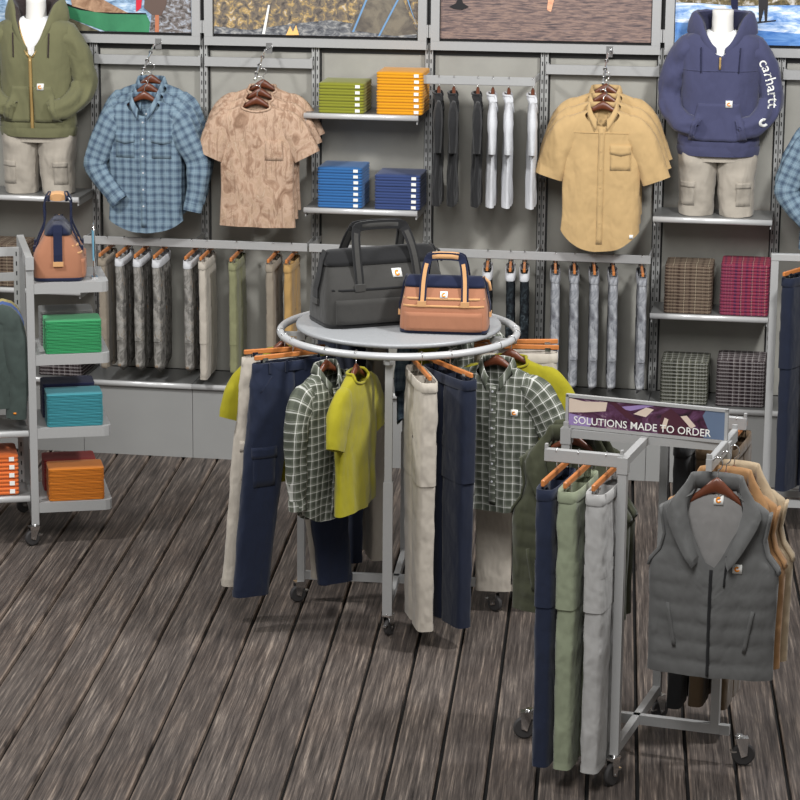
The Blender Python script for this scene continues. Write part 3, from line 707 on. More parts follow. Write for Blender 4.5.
# ---- hang rails
def rail(x0, x1, z, y, label, posts):
    t = thing('hang_rail', label, 'rail', ((x0 + x1) / 2, y, z)); w = (x1 - x0) / 2
    g = Geo(); g.box((0, 0, 0), (w, .006, .024), bev=.003); part('bar', g, 'fixture', t)
    for px_ in posts:
        g = Geo(); g.box((px_ - (x0 + x1) / 2, -y / 2, .0), (.004, -y / 2 - .02, .016)); part('arm', g, 'fixture', t)
    return t
RY = -.32; zr = zed(200, 245, RY); zr2 = zed(560, 255.5, RY); zr = (zr + zr2) / 2
rail(U(0) + .0, U(2) + .01, zr, RY, 'grey hang rail of camo and khaki trousers below the plaid shirts', (U(0) + .01, U(1), U(2)))
rail(U(2) + .02, U(3) + .0, zr, RY, 'short grey hang rail hidden behind the bags', (U(2) + .03, U(3) - .01))
rail(U(3) + .01, U(5) - .01, zr, RY, 'grey hang rail of camo trousers below the tan shirts', (U(3) + .02, U(4), U(5) - .02))
zr4 = zed(490, 81, -.30); rail(U(3) + .0, U(4) - .02, zr4, -.30, 'grey hang rail of black and light grey side-hung shirts', (U(3) + .01, U(4) - .03))
# ================================================================== WALL GARMENTS
def faceout(x, z0, label, n=3):
    t = thing('faceout_arm', label, 'hook arm', (x, -.06, z0)); g = Geo()
    g.tube([(0, -.005, .0), (0, -.12, .0), (0, -.40, -.13)], .006, 8); g.box((0, -.006, 0), (.018, .004, .03)); part('arm', g, 'chrome', t)
    for k in range(n):
        yy = -.19 - .08 * k; g = Geo(); g.disc((0, yy, .0 + (yy + .12) * .464 + .004), .012, .004, 10, axis=(0, 1, .46)); part('stop', g, 'chrome', t)
WH = 'dark wooden hanger holding the %s'
def faceset(px_, py_, proto, nm, cat_group, k, nlab=('rearmost', 'middle', 'front')):
    Yf = -.40; P = aty(px_, py_, Yf); zrail = P.z - NZ  # front garment neck height
    cx = P.x
    for i in range(3):
        y = Yf + .08 * (2 - i); z = zrail + .037 * (2 - i)
        proto.at((cx, y, z), 0, '%s, %s of the three hung face-on' % (nm, nlab[i]), cat_group)
        HANG.at((cx, y, z), 0, WH % ('%s of the %s' % (nlab[i], k)))
    faceout(cx, zrail + .037 * 2 + .0845 + .01 - .0, 'chrome face-out arm carrying the %s' % k)
tB, G, b = make_shirt('plaid_shirt', 'shirt', 'blueplaid', seed=3, length=.755, depth=.042, shoulder=.24); faceset(144.5, 98, Proto(tB), 'long sleeved blue plaid shirt', 'blue plaid shirts on the wall', 'blue plaid shirts')
protoB = Proto(tB); protoB.used = True
tC, G, b = make_shirt('camo_tee', 't-shirt', 'camotan', seed=5, sleeve='short', coll=False, length=.69, tail=.0, neckv=.05, W=.21, pockets=1, depth=.04); faceset(257, 103, Proto(tC), 'tan camouflage short sleeved tee with pocket', 'camo tees on the wall', 'tan camo tees')
tT, G, b = make_shirt('tan_shirt', 'shirt', 'tanshirt', seed=9, sleeve='short', length=.78, tail=.11, W=.212, pockets=1, depth=.045, tagm='tanshirt', shoulder=.235,
    sl=[[(-.16, 0, -.115), (-.225, 0, -.20), (-.285, -.005, -.38)], [(.16, 0, -.115), (.225, 0, -.20), (.30, -.005, -.39)]])
part('hem_tag', decal([b], rect(.165, .185, NZ - .70, NZ - .68), 1, 1), 'tag', tT)
part('front_yoke_seam', decal([b], line(-.19, NZ - .13, .19, NZ - .13, .004), 1, 10, .001, .002), 'tanshirt', tT)
faceset(603, 108, Proto(tT), 'tan short sleeved button-down shirt', 'tan shirts on the wall', 'tan shirts')
# right-edge plaid shirts
P = aty(845, 122, -.40)
for i in range(2):
    loc = (P.x, -.40 + .08 * (1 - i), P.z - NZ + .037 * (1 - i)); protoB.at(loc, 0, 'blue plaid shirt cut off by the right picture edge, %s one' % ('rear', 'front')[i])
    HANG.at(loc, 0, WH % ('%s blue plaid shirt at the right picture edge' % ('rear', 'front')[i]))
faceout(P.x, P.z - NZ + .037 + .0845, 'chrome face-out arm at the right picture edge', 2)
# side-hung shirts in bay 4
sb_, G, b = make_shirt('black_shirt', 'shirt', 'blackfab', W=.17, length=.60, sleeve='short', tail=0, coll=False, pockets=0, seed=4, depth=.026, shoulder=.18, sl=[[(-.12, 0, -.10), (-.17, 0, -.15), (-.19, 0, -.30)], [(.12, 0, -.10), (.17, 0, -.15), (.19, 0, -.30)]])
sw_, G, b = make_shirt('light_grey_shirt', 'shirt', 'lightgrey', W=.17, length=.60, sleeve='short', tail=0, coll=False, pockets=0, seed=4, depth=.026, shoulder=.18, sl=[[(-.12, 0, -.10), (-.17, 0, -.15), (-.19, 0, -.30)], [(.12, 0, -.10), (.17, 0, -.15), (.19, 0, -.30)]])
pb, pw_ = Proto(sb_), Proto(sw_); PO = ['leftmost', 'middle', 'rightmost']
for i, u in enumerate((439, 454, 478, 493, 509, 533)):
    loc = (aty(u, 84, -.30).x, -.30, zr4 + .0245); black = i < 3
    (pb if black else pw_).at(loc, PI / 2 + math.radians(7), '%s shirt hung side-on from the upper wall rail, %s of the %s three' % ('black' if black else 'light grey', PO[i % 3], 'black' if black else 'grey'), 'side-hung shirts')
    hh_ = HANG.at(loc, PI / 2 + math.radians(7), WH % ('%s of the three %s side-hung shirts' % (PO[i % 3], 'black' if black else 'light grey'))); hh_.scale = (.72, 1, 1)
# trousers on the lower wall rails
def sidepants(mat, name, length, leg=.085, W=.155, white=False, seed=1): return make_pants(name, mat, W=W, length=length, thick=.024, spread=-.0, seed=seed, leg=leg, hemw=.075, white=white, edge=True)
pg = sidepants('camogrey', 'camo_trousers', .58, white=True); pk = sidepants('khakilight', 'khaki_trousers', .68, seed=3); po = sidepants('olivepant', 'olive_trousers', .60, seed=4)
pt = sidepants('taupe', 'taupe_trousers', .60, seed=5); pn = sidepants('tanpant', 'tan_trousers', .60, seed=6); pbk = sidepants('camoblack', 'black_camo_trousers', .58, white=True, seed=7); pl = sidepants('camoblue', 'blue_grey_camo_trousers', .58, seed=8)
R0 = zr + .0265
LOWER = [(121, pg, 'grey and orange camo trousers, first from the left'), (139, pg, 'grey and orange camo trousers, second from the left'), (158, pg, 'grey and orange camo trousers, third from the left'),
         (189, pg, 'grey and orange camo trousers, right beside the long khaki pair'), (204, pk, 'long khaki trousers reaching over the base shelf'), (234, po, 'olive green trousers hung side-on below the camo tees'),
         (271, pt, 'taupe trousers hung side-on left of the tan pair'), (289, pn, 'tan trousers hung side-on just left of the round rack'), (104, pt, 'dark taupe trousers half hidden behind the left rolling rack'),
         (486, pbk, 'black camo trousers half hidden by the tan tool bag'), (509, pbk, 'black camo trousers beside the tan bag, left one of the pair'), (523, pbk, 'black camo trousers beside the tan bag, right one of the pair'),
         (554, pl, 'blue-grey camo trousers below the tan shirts, first from the left'), (573, pl, 'blue-grey camo trousers below the tan shirts, second from the left'), (593, pl, 'blue-grey camo trousers below the tan shirts, third from the left'), (612, pl, 'blue-grey camo trousers below the tan shirts, fourth from the left'), (641, pl, 'blue-grey camo trousers below the tan shirts, rightmost of five'),
         (350, pt, 'taupe trousers hanging hidden behind the black bag')]
for u, pr_, lb in LOWER:
    loc = (aty(u, 262, RY - .08).x, RY, R0); a = PI / 2 + math.radians(2 if u < 300 else 6)
    pr_.at(loc, a, lb); THANG.at(loc, a, 'clip hanger holding the ' + lb)
# ================================================================== FOLDED STACKS on the wall
def wstack(px0, px1, n, h, zsh, mat, phrase, group, d=.27, tagside=True, y=-.20, wavy=0, name='folded_tee', cat_='t-shirt', groove=.005):
    xa, xb = aty(px0, 100, y - d / 2).x, aty(px1, 100, y - d / 2).x
    # use the proper height ray for x
    pr_ = make_folded(name, mat, xb - xa, d, h, cat_, tagside, groove, wavy=wavy); return pr_, ((xa + xb) / 2, y, zsh)
def wrow(px0, px1, py_, n, h, zsh, mat, phrase, group, d=.27, tagside=True, y=-.205, wavy=0, name='folded_tee', cat_='t-shirt'):
    xa, xb = aty(px0, py_, y - d / 2).x, aty(px1, py_, y - d / 2).x
    pr_ = make_folded(name, mat, xb - xa, d, h, cat_, tagside, .005, wavy=wavy); stack(pr_, ((xa + xb) / 2, y, zsh + .001), 0, n, h, phrase, group)
wrow(318, 364, 95, 5, .033, z31, 'tolive', 'folded olive green tee','folded olive tees')
wrow(376, 423, 92, 7, .033, z31, 'tyellow', 'folded golden yellow tee','folded yellow tees')
wrow(317, 362, 186, 7, .032, z32, 'tblue', 'folded bright blue tee','folded bright blue tees')
wrow(374, 420, 190, 6, .032, z32, 'tindigo', 'folded indigo tee','folded indigo tees')
wrow(664, 712, 290, 14, .0185, z62, 'brownplaid', 'folded brown plaid shirt on right wall shelf', 'folded brown plaid shirts', tagside=False, name='folded_plaid_shirt', cat_='shirt')
wrow(720, 769, 288, 15, .0185, z62, 'redplaid', 'folded red plaid shirt on right wall shelf', 'folded red plaid shirts', tagside=False, name='folded_plaid_shirt', cat_='shirt')
wrow(660, 708, 378, 12, .0195, .436, 'greyplaid', 'folded green-grey plaid shirt on right base shelf', 'folded green-grey plaid shirts', tagside=False, name='folded_plaid_shirt', cat_='shirt')
wrow(716, 765, 378, 13, .0195, .436, 'darkplaid', 'folded maroon-grey plaid shirt on right base shelf', 'folded maroon-grey plaid shirts', tagside=False, name='folded_plaid_shirt', cat_='shirt')
wrow(-22, 23, 280, 13, .0185, z62, 'brownplaid', 'folded brown plaid shirt on left wall shelf', 'brown plaid shirts at the left', tagside=False, name='folded_plaid_shirt', cat_='shirt')
wrow(37, 83, 280, 3, .0185, z62, 'redplaid', 'folded red plaid shirt on left wall shelf', 'red plaid shirts at the left', tagside=False, name='folded_plaid_shirt', cat_='shirt')
wrow(38, 82, 370, 6, .0195, .436, 'darkplaid', 'folded maroon-grey plaid shirt on left base shelf', 'plaid shirts on left base shelf', tagside=False, name='folded_plaid_shirt', cat_='shirt')
# ================================================================== MANNEQUINS
def mannequin(px_, zs, mat, lin, label, zipper, brand, sc=1.0, hoodie='hoodie', cat_='mannequin'):
    x = aty(px_, 120, -.23).x; t = thing('mannequin', label, cat_, (x, -.215, zs + .001))
    NH = 1.02   # neck base above shelf
    G = []
    # legs/shorts
    for s in (-1, 1):
        l = limb([(s * .095, 0, .40), (s * .105, 0, .30), (s * .105, -.005, .15), (s * .108, 0, 0.004)], [(.115, .10), (.112, .105), (.10, .095), (.092, .088)], n=30, M=22, amp=.008, seed=s + 4, ex=.85)
        lo = part('shorts_leg', l, 'khaki', t)
        part('cargo_pocket', decal([l], rect(s * .15 - .04, s * .15 + .035 , .06, .18), 5, 5, .001, .004), 'khaki', lo)
        part('pocket_flap', decal([l], rect(s * .15 - .043, s * .15 + .038, .16, .19), 5, 3, .005, .003), 'khaki', lo)
    hp = limb([(0, 0, .46), (0, 0, .38), (0, .0, .30)], [(.185, .095), (.195, .105), (.19, .11)], n=30, M=6, amp=.003, opening=False); part('shorts_hip', hp, 'khaki', t)
    # neck + tee
    g = Geo(); rg = []
    for z, r in ((-.10, .085), (-.05, .066), (0, .058), (.06, .056), (.088, .057), (.092, .05)): rg.append([(r * math.cos(2 * PI * k / 28), r * math.sin(2 * PI * k / 28) + .0, NH + z) for k in range(28)])
    g.loft(rg, caps=True); part('neck', g, 'manneq', t)
    ti = body([(0, .07, .062), (-.02, .11, .072), (-.06, .155, .09), (-.12, .18, .10), (-.3, .19, .105), (-.4, .18, .10)], -.4, 0, .02, .8, 1, .003, 3, N=40, M=18, roll=False); shift(ti, 0, -.004, NH - .015); part('undershirt', ti, 'white', t)
    # hoodie trunk
    pr = [(0, .105, .085), (-.02, .135, .095), (-.05, .195, .11), (-.09, .225, .12), (-.14, .225, .128), (-.25, .215, .135), (-.42, .208, .132), (-.56, .215, .132), (-.62, .222, .135), (-.645, .215, .13), (-.68, .212, .125)]
    V = .235 if zipper else .15
    b = shift(body(pr, -.68, 0, V, .78 if zipper else .9, 1.25, .016, 7 if zipper else 11, N=80, M=46, ex=.86), 0, 0, NH)
    ho = part(hoodie, b, mat, t, None); G.append(b); sl = []
    for s in (-1, 1):
        a = limb([(s * .165, .0, NH - .115), (s * .238, .01, NH - .24), (s * .268, .01, NH - .40), (s * .21, -.085, NH - .50), (s * .10, -.128, NH - .54)], [(.082, .085), (.076, .08), (.068, .068), (.062, .058), (.056, .05)], n=28, M=30, amp=.012, seed=s + 8, root=.36)
        sl.append(a); so = part('sleeve', a, mat, ho)
    part('rib_hem', limb([(0, 0, NH - .635), (0, 0, NH - .66), (0, 0, NH - .688)], [(.222, .136), (.224, .137), (.218, .132)], n=50, M=4, amp=.002, opening=True, ex=.86), mat, ho)
    pkt = lambda s, q: ((-.16 + .05 * q + s * (.32 - .10 * q)) if True else 0, NH - .60 + .20 * q)
    if zipper:
        for sg in (-1, 1): part('hand_pocket', decal([b] + sl, lambda s, q, sg=sg: (sg * (.014 + (.155 - .055 * q) * s), NH - .60 + .20 * q), 10, 10, .004, .006), mat, ho)
        part('zip', decal([b], rect(-.007, .007, NH - .675, NH - V), 1, 20, .016, .003), 'zip', ho)
        for sg in (-1, 1): part('zip_edge', decal([b, ti], lambda s, q, sg=sg: (sg * (.004 + .012 * s + .088 * q ** .85), NH - V + (V - .01) * q), 2, 12, .003, .003), 'zip', ho)
    else:
        part('front_pocket', decal([b] + sl, pkt, 20, 12, .004, .006), mat, ho)
        part('zip', decal([b], rect(-.005, .005, NH - .215, NH - V), 1, 5, .010, .003), 'zip', ho)
        part('yoke_seam', decal([b], line(-.2, NH - .225, .2, NH - .225, .005), 1, 16, .002, .002), mat, ho)
    # hood laid open round the neck
    K = 44
    def hood(w0, w1, w2, zoff, back):
        g = Geo(); rings = []
        for i in range(K + 1):
            u = i / K; a = math.radians(-78 + 336 * u); c, s_ = math.cos(a), math.sin(a); fr = max(0, -s_); bk = max(0, s_)
            z = -V * .9 * fr ** 2.4; wd, dd = interp(pr, z * .9)
            def P(k, dz, out=0):
                k = k * (1 - .62 * fr ** .7); xx = c * ((.09 + k) * (1 - fr) + (min(wd, .16) * .62 + k * .7) * fr); return V3((xx, s_ * (.07 + k * .8) * (1 - fr) + fr * (-dd * .98 - k * .12) , NH + z + dz * (1 - .7 * fr)))
            wob = 1 + .12 * noise.noise(V3((c * 3, s_ * 3, 2)))
            if back: rings.append([P(.0, -.02), P(w0, .03 * wob), P(w1, .075 * wob), P(w1 + .012, .082 * wob), P(w1 + .028, .07 * wob), P(w2, .02), P(w2 + .006, -.03), P(w2 - .01, -.055)])
            else: rings.append([P(.0, -.02), P(w0 - .003, .033), P(w1 - .004, .072)])
        g.loft(rings, closed=False); return g
    part('hood', hood(.018, .05, .095, 0, True), mat, ho); part('hood_lining', hood(.018, .05, .095, 0, False), lin, ho, 'dark hood lining')
    for sg in (-1, 1): part('drawstring', decal([b], line(sg * .105, NH - .10, sg * .10, NH - .235, .006), 1, 6, .004, .005), lin, ho)
    # chest patch on the pocket
    s_ = .036; xx = .055; zz = NH - .40
    cp = part('logo_patch', decal([b], rect(xx - s_ / 2, xx + s_ / 2, zz - s_ / 2, zz + s_ / 2), 2, 2, .014, .002), 'tag', ho)
    def ring(u, v):
        a = math.radians(50 + 290 * u); r = s_ * (.13 + .17 * v); return (xx + r * math.cos(a), zz + r * math.sin(a))
    part('logo_mark', decal([b], ring, 12, 1, .0185, .001), 'logo', ho)
    if brand:   # wordmark running down the sleeve
        a = sl[1]; bv = a.bvh(); pth = cat([(.165, .0, NH - .115), (.238, .01, NH - .24), (.268, .01, NH - .40), (.235, -.06, NH - .50), (.135, -.13, NH - .555)], 60)
        cu = bpy.data.curves.new('wordmark', 'FONT'); cu.body = 'carhartt'; cu.size = .085; cu.align_x = 'LEFT'; cu.align_y = 'CENTER'; cu.resolution_u = 3; cu.offset = .0006
        ob = bpy.data.objects.new('wordmark_source', cu); COL.objects.link(ob); dg = bpy.context.evaluated_depsgraph_get(); me = bpy.data.meshes.new_from_object(ob.evaluated_get(dg)); COL.objects.unlink(ob); bpy.data.objects.remove(ob)
        xs = [v.co.x for v in me.vertices]; x0, x1 = min(xs), max(xs); seg = [0]
        for i in range(60): seg.append(seg[-1] + (pth[i + 1] - pth[i]).length)
        s0, s1 = .075, .335; gg = Geo()
        def onsleeve(sx, oy):
            L_ = s0 + (s1 - s0) * sx; k = 0
            while k < 59 and seg[k + 1] < L_: k += 1
            f = (L_ - seg[k]) / (seg[k + 1] - seg[k]); p = pth[k].lerp(pth[k + 1], f); tg = (pth[k + 1] - pth[k]).normalized(); n = tg.cross(V3((0, 1, 0))).normalized() * -1
            n = V3((n.x, n.y * .3, n.z)); n = n if n.x > 0 else n * -1
            q = p + n * (oy + .016); h = bv.ray_cast(V3((q.x, -2, q.z)), V3((0, 1, 0)))[0]
            return (q.x, (h.y if h else p.y - .04) - .003, q.z)
        gg.add([onsleeve((v.co.x - x0) / (x1 - x0), v.co.y * .95) for v in me.vertices])
        for p_ in me.polygons: gg.face(list(p_.vertices)[::-1])
        part('wordmark', gg, 'tag', ho)
        g2 = Geo(); c_ = .405
        def cring(u, v): 
            a_ = math.radians(60 + 270 * u); r = .010 + .015 * v; return (.242 + r * math.cos(a_), NH - .495 + r * math.sin(a_))
        part('sleeve_emblem', decal([a], cring, 14, 1, .003, .001), 'tag', ho)
    return t
mannequin(38, z61, 'olive', 'lining', 'headless mannequin in an olive zip hoodie and khaki shorts on a wall shelf', True, False)
mannequin(719, z61, 'navyfleece', 'navydark', 'headless mannequin in a navy hoodie with white sleeve lettering and khaki shorts', False, True, hoodie='pullover_hoodie')
# ================================================================== CASTERS
def caster(t, p, rz=0, r=.041, top=.112, name='caster'):
    """fork + wheel under point p (z=top)"""
    p = V3(p); c = V3((math.cos(rz), math.sin(rz), 0)); s = V3((-math.sin(rz), math.cos(rz), 0)); w = p + c * .018; w.z = r + .001
    g = Geo()
    for k in (-1, 1):
        b = []
        for q in (V3((-.015, 0, top - .012)), V3((.035, 0, top - .012)), V3((.032, 0, r)), V3((.008, 0, r - .01))):
            b.append(V3((p.x, p.y, 0)) + c * q.x + s * (k * .0165) + V3((0, 0, q.z)))
        o = V3(s * .002); g.loft([[q - o for q in b], [q + o for q in b]], caps=True, smooth=False)
    g.box((p.x + c.x * .01, p.y + c.y * .01, top - .011), (.026, .019, .004), rz); g.disc((p.x, p.y, top - .002), .018, .012, 16); g.tube([w - s * .021, w + s * .021], .005, 8)
    bk = w - c * .04 + V3((0, 0, .012)); g.box(bk, (.012, .012, .0035), rz); g.tube([w - c * .04 + V3((0, 0, .012)), w + V3((0, 0, .03))], .004, 6)
    f = part(name, g, 'chrome', t)
    part('wheel', Geo().disc(w, r, .022, 24, axis=s), 'rubber', f)
# ================================================================== ROUND RACK
RC = V3((-.13, -2.85, 0)); RR = .548; RZ = 1.338
t = thing('round_rack', 'round grey clothes rack on casters with a disc top, in the middle of the floor', 'clothes rack', RC)
g = Geo(); g.tube([(RR * math.cos(2 * PI * k / 96), RR * math.sin(2 * PI * k / 96), RZ) for k in range(96)], .0175, 12, closed=True); part('ring_rail', g, 'rodpaint', t)
g = Geo(); n = 96; rg = []
for r, z in ((.0, 0), (.465, 0), (.474, .004), (.476, .012), (.474, .020), (.465, .024), (.0, .024)): rg.append([(max(r, .001) * math.cos(2 * PI * k / n), max(r, .001) * math.sin(2 * PI * k / n), RZ + .018 + z) for k in range(n)])
g.loft(rg, caps=True); part('disc_top', g, 'disc', t)
LEGA = [math.radians(a) for a in (-90 + 4, 180 + 3, 2, 90 + 4)]
g = Geo()
for a in (LEGA[0], LEGA[1]): g.box((0, 0, .135), (.47, .014, .019), a)
part('base_cross', g, 'fixture', t)
for a in LEGA:
    d = V3((math.cos(a), math.sin(a), 0)); R1 = .455
    g = Geo(); g.box(d * R1 + V3((0, 0, .42)), (.017, .022, .315), a); g.box(d * R1 + V3((0, 0, 1.0)), (.013, .017, .32), a)
    g.box(d * (R1 + .03) + V3((0, 0, RZ - .03)), (.06, .010, .010), a); g.box(d * R1 + V3((0, 0, RZ - .035)), (.02, .024, .02), a); leg = part('leg', g, 'fixture', t)
    caster(t, d * R1, math.radians({0: 70, 1: 215, 2: 330, 3: 20}[LEGA.index(a)]))
DISCZ = RZ + .018 + .024
def ringspot(cx_deg):
    a = math.radians(cx_deg + 9.0); return V3((RC.x + RR * math.cos(a), RC.y + RR * math.sin(a), RZ + .0195)), a
def jeans(name, mat, spread=.05, seed=2, length=1.0, leg=.105): return make_pants(name, mat, W=.20, length=length, thick=.042, spread=spread, seed=seed, leg=leg, hemw=leg * .88)
PJ = jeans('jeans', 'jean', .12, 2, 1.09, leg=.098); PK = make_pants('khaki_trousers', 'khakilight', W=.18, length=1.15, thick=.043, spread=-.005, seed=5, edge=True); PJ2 = make_pants('jeans', 'jeandark', W=.18, length=1.15, thick=.043, spread=-.005, seed=6, edge=True)
tP, G, b = make_shirt('plaid_shirt', 'shirt', 'whiteplaid', W=.205, length=.70, seed=12, depth=.05, pockets=0, neckv=.09, sleeve='hang'); PP = Proto(tP)
tS, G, b = make_shirt('plaid_shirt', 'shirt', 'whiteplaid', W=.205, length=.69, seed=14, depth=.05, pockets=0, sleeve='short', label_patch=True, neckv=.09); PS = Proto(tS)
part('hem_label', decal([b], rect(-.13, -.085, NZ - .62, NZ - .56), 2, 2), 'vestin', tS)
tL, G, b = make_shirt('lime_tee', 't-shirt', 'lime', W=.205, length=.62, seed=16, depth=.042, pockets=0, sleeve='short', coll=False, tail=0, neckv=.05,
    sl=[[(-.16, 0, -.115), (-.222, 0, -.19), (-.262, -.005, -.30)], [(.16, 0, -.115), (.222, 0, -.19), (.262, -.005, -.30)]]); PL = Proto(tL)
tBl, G, b = make_shirt('blue_plaid_shirt', 'shirt', 'blueplaid', W=.2, length=.5, seed=18, depth=.045, pockets=0, sleeve='short', neckv=.09); PB = Proto(tBl)
THL = 'wooden clip hanger holding the %s'
PK0 = jeans('khaki_trousers', 'khakilight', .12, 7, 1.08, leg=.098)
RINGS = [(209, PJ, 1, 'navy blue jeans facing front at the left of the round rack', 'tall navy jeans at the left of the round rack', 0), (198, PK0, 1, 'pale khaki trousers tucked behind the navy jeans, left of the round rack', 'pale khaki trousers left of the round rack', 2),
         (187, PL, 0, 'chartreuse tee peeking out behind the khaki trousers at the far left', 'leftmost chartreuse tee', 28), (234, PP, 0, 'long sleeved grey and white plaid shirt left of the chartreuse tee', 'long sleeved grey plaid shirt', 2),
         (250, PL, 0, 'chartreuse tee at the front of the round rack beside the steel leg', 'chartreuse tee at the front left', 0), (281, PK, 1, 'pale khaki trousers hung edge-on at the front of the round rack', 'edge-on khaki trousers at the front', 0),
         (295, PJ2, 1, 'dark navy jeans hung edge-on right of the khaki trousers', 'edge-on navy jeans at the front', 4), (325, PS, 0, 'short sleeved grey and white plaid shirt at the right of the round rack', 'short sleeved grey plaid shirt', 12),
         (340, PL, 0, 'chartreuse tee behind the short sleeved plaid shirt at the right', 'chartreuse tee at the right', 8), (353, PK, 1, 'pale khaki trousers behind the chartreuse tee at the right', 'khaki trousers at the right', 3),
         (4, PJ2, 1, 'dark navy jeans at the back right of the round rack', 'navy jeans at the back right', 0), (120, PJ2, 1, 'dark navy jeans hanging at the back left of the round rack', 'navy jeans at the back left', 0),
         (85, PB, 0, 'blue plaid shirt glimpsed at the back of the round rack', 'blue plaid shirt at the back', 0), (68, PL, 0, 'chartreuse tee hanging at the back of the round rack', 'chartreuse tee at the back', 0), (50, PP, 0, 'grey plaid shirt hanging at the back right of the round rack', 'grey plaid shirt at the back right', 0),
         (103, PK, 1, 'pale khaki trousers hanging at the back of the round rack', 'khaki trousers at the back', 0)]
for deg, pr_, isp, lb, hl, rot in RINGS:
    p, a = ringspot(deg); rz = a + math.radians(rot)
    if 90 < math.degrees(a) % 360 < 270: rz -= PI    # garment front turned to the visitor
    pr_.at(p, rz, lb); (THANG if isp else HANG).at(p, rz, (THL if isp else WH) % hl)
# ================================================================== BAGS
def make_bag(name, label, loc, rz, W, D, H, body_m, dark, wrap, web, big=True, handle_h=.10, hs=1.0):
    t = thing(name, label, 'bag', loc, rz); g = Geo(); n = 56; rg = []
    tab = [(0, .96, .94), (.02, 1, 1), (.12, 1.01, 1.02), (.45, .99, 1.0), (.56, .965, .92), (.70, .93, .72), (.86, .90, .50), (.97, .87, .30), (1.0, .85, .22)]
    for (z, a, b) in tab: rg.append([(W / 2 * a * se(math.cos(2 * PI * k / n), .32), D / 2 * b * se(math.sin(2 * PI * k / n), .32), z * H) for k in range(n)])
    g.loft(rg, caps=True); part('shell', g, body_m, t)
    f = lambda s_, q: None
    # base skid + seams
    b = Geo(); rg = [[(W / 2 * a * se(math.cos(2 * PI * k / n), .32), D / 2 * a * se(math.sin(2 * PI * k / n), .32), z) for k in range(n)] for z, a in ((-.0, .97), (.0, 1.005), (.014, 1.015), (.02, 1.0))]
    b.loft(rg, caps=True); part('base_trim', b, dark, t)
    zt = Geo(); rg = [[(W / 2 * a * se(math.cos(2 * PI * k / n), .35), D / 2 * bb * se(math.sin(2 * PI * k / n), .35), z * H) for k in range(n)] for z, a, bb in ((.84, .93, .56), (.90, .92, .48), (1.0, .875, .27), (1.03, .83, .17), (1.035, .8, .05))]
    zt.loft(rg, caps=True); part('zip_band', zt, dark, t)
    for z in (.50, .63) if not big else (.52,):
        dpt = 1.0 if z < .55 else .86
        s2 = decal([g], rect(-W * .46, W * .46, z * H, z * H + .009), 12, 1, .001, .003); part('piping', s2, wrap if not big else dark, t)
    pkz = decal([g], rect(-W * .44, W * .44, .06 * H, .40 * H), 12, 5, .0, .012); part('front_pocket', pkz, body_m, t)
    # end straps
    for sx in (-1, 1):
        e = Geo(); pts = [(sx * W / 2 * k, 0, z * H) for z, k in ((.34, 1.02), (.5, 1.02), (.62, .985), (.75, .955), (.9, .93), (1.03, .87))]
        e.loft([[ (x, -.022 * (D / .25), z), (x + sx * .005, -.022 * (D / .25), z), (x + sx * .005, .022 * (D / .25), z), (x, .022 * (D / .25), z)] for x, y, z in pts], caps=True, smooth=False); part('end_strap', e, dark, t)
        k_ = Geo(); k_.box((sx * (W / 2 * 1.02 + .004), 0, .33 * H), (.005, .026 * (D / .25), .012)); part('strap_tab', k_, wrap, t)
    # handles front and back
    hx = W * .24; HT = H + handle_h
    for sy in (-1, 1):
        y0 = sy * (D / 2 * .9 + .006); pts = [(-hx * 1.02, y0, .50 * H), (-hx * 1.0, sy * D / 2 * .80, .70 * H), (-hx * .97, sy * D * .27, H), (-hx * .85, sy * .03 * hs, HT - .025), (-hx * .62, sy * .018 * hs, HT), (hx * .62, sy * .018 * hs, HT), (hx * .85, sy * .03 * hs, HT - .025), (hx * .97, sy * D * .27, H), (hx, sy * D / 2 * .80, .70 * H), (hx * 1.02, y0, .50 * H)]
        pc = cat(pts, 40); hgeo = Geo(); wS = .017 * (1.25 if big else 1)
        rr = []
        for i, p in enumerate(pc):
            tg = (pc[min(i + 1, 40)] - pc[max(i - 1, 0)]).normalized(); Yv = V3((0, 1, .0)); a = tg.cross(Yv).normalized(); nn = a.cross(tg).normalized()
            # strap is wide in the plane of the bag side
            rr.append([p - a * wS - nn * .003, p + a * wS - nn * .003, p + a * wS + nn * .003, p - a * wS + nn * .003])
        hgeo.loft(rr, caps=True, smooth=False); ho = part('handle', hgeo, dark, t)
        hg2 = Geo(); rr2 = []
        for i, p in enumerate(pc):
            if 14 <= i <= 26: continue
            tg = (pc[min(i + 1, 40)] - pc[max(i - 1, 0)]).normalized(); a = tg.cross(V3((0, 1, 0))).normalized(); nn = a.cross(tg).normalized()
            if i == 27: part('webbing', Geo().loft(rr2, caps=True, smooth=False), web, ho); rr2 = []
            rr2.append([p - a * wS * .5 - nn * .005, p + a * wS * .5 - nn * .005, p + a * wS * .5 + nn * .005, p - a * wS * .5 + nn * .005])
        part('webbing', Geo().loft(rr2, caps=True, smooth=False), web, ho)
        for sx in (-1, 1):
            q = Geo(); q.box((sx * hx * 1.02, y0 * 1.02, .56 * H), (wS * 1.15, .005, .05 * H), mi=0); part('handle_anchor', q, web, ho)
    gg = Geo(); gg.tube([(-hx * .62, 0, HT), (-hx * .3, 0, HT + .003), (hx * .3, 0, HT + .003), (hx * .62, 0, HT)], .024 * hs ** .9, 14, rb=.019); part('handle_wrap', gg, wrap, t)
    s_ = .045 if big else .034; xx = (-.0 if not big else W * .08); zz = .72 * H
    lp = part('logo_patch', decal([g], rect(xx - s_ / 2, xx + s_ / 2, zz - s_ * .4, zz + s_ * .4), 2, 2, .004, .002), 'tag', t, 'white patch with an orange mark')
    def ring(u, v):
        a = math.radians(50 + 290 * u); r = s_ * (.12 + .17 * v); return (xx + r * math.cos(a), zz + r * math.sin(a))
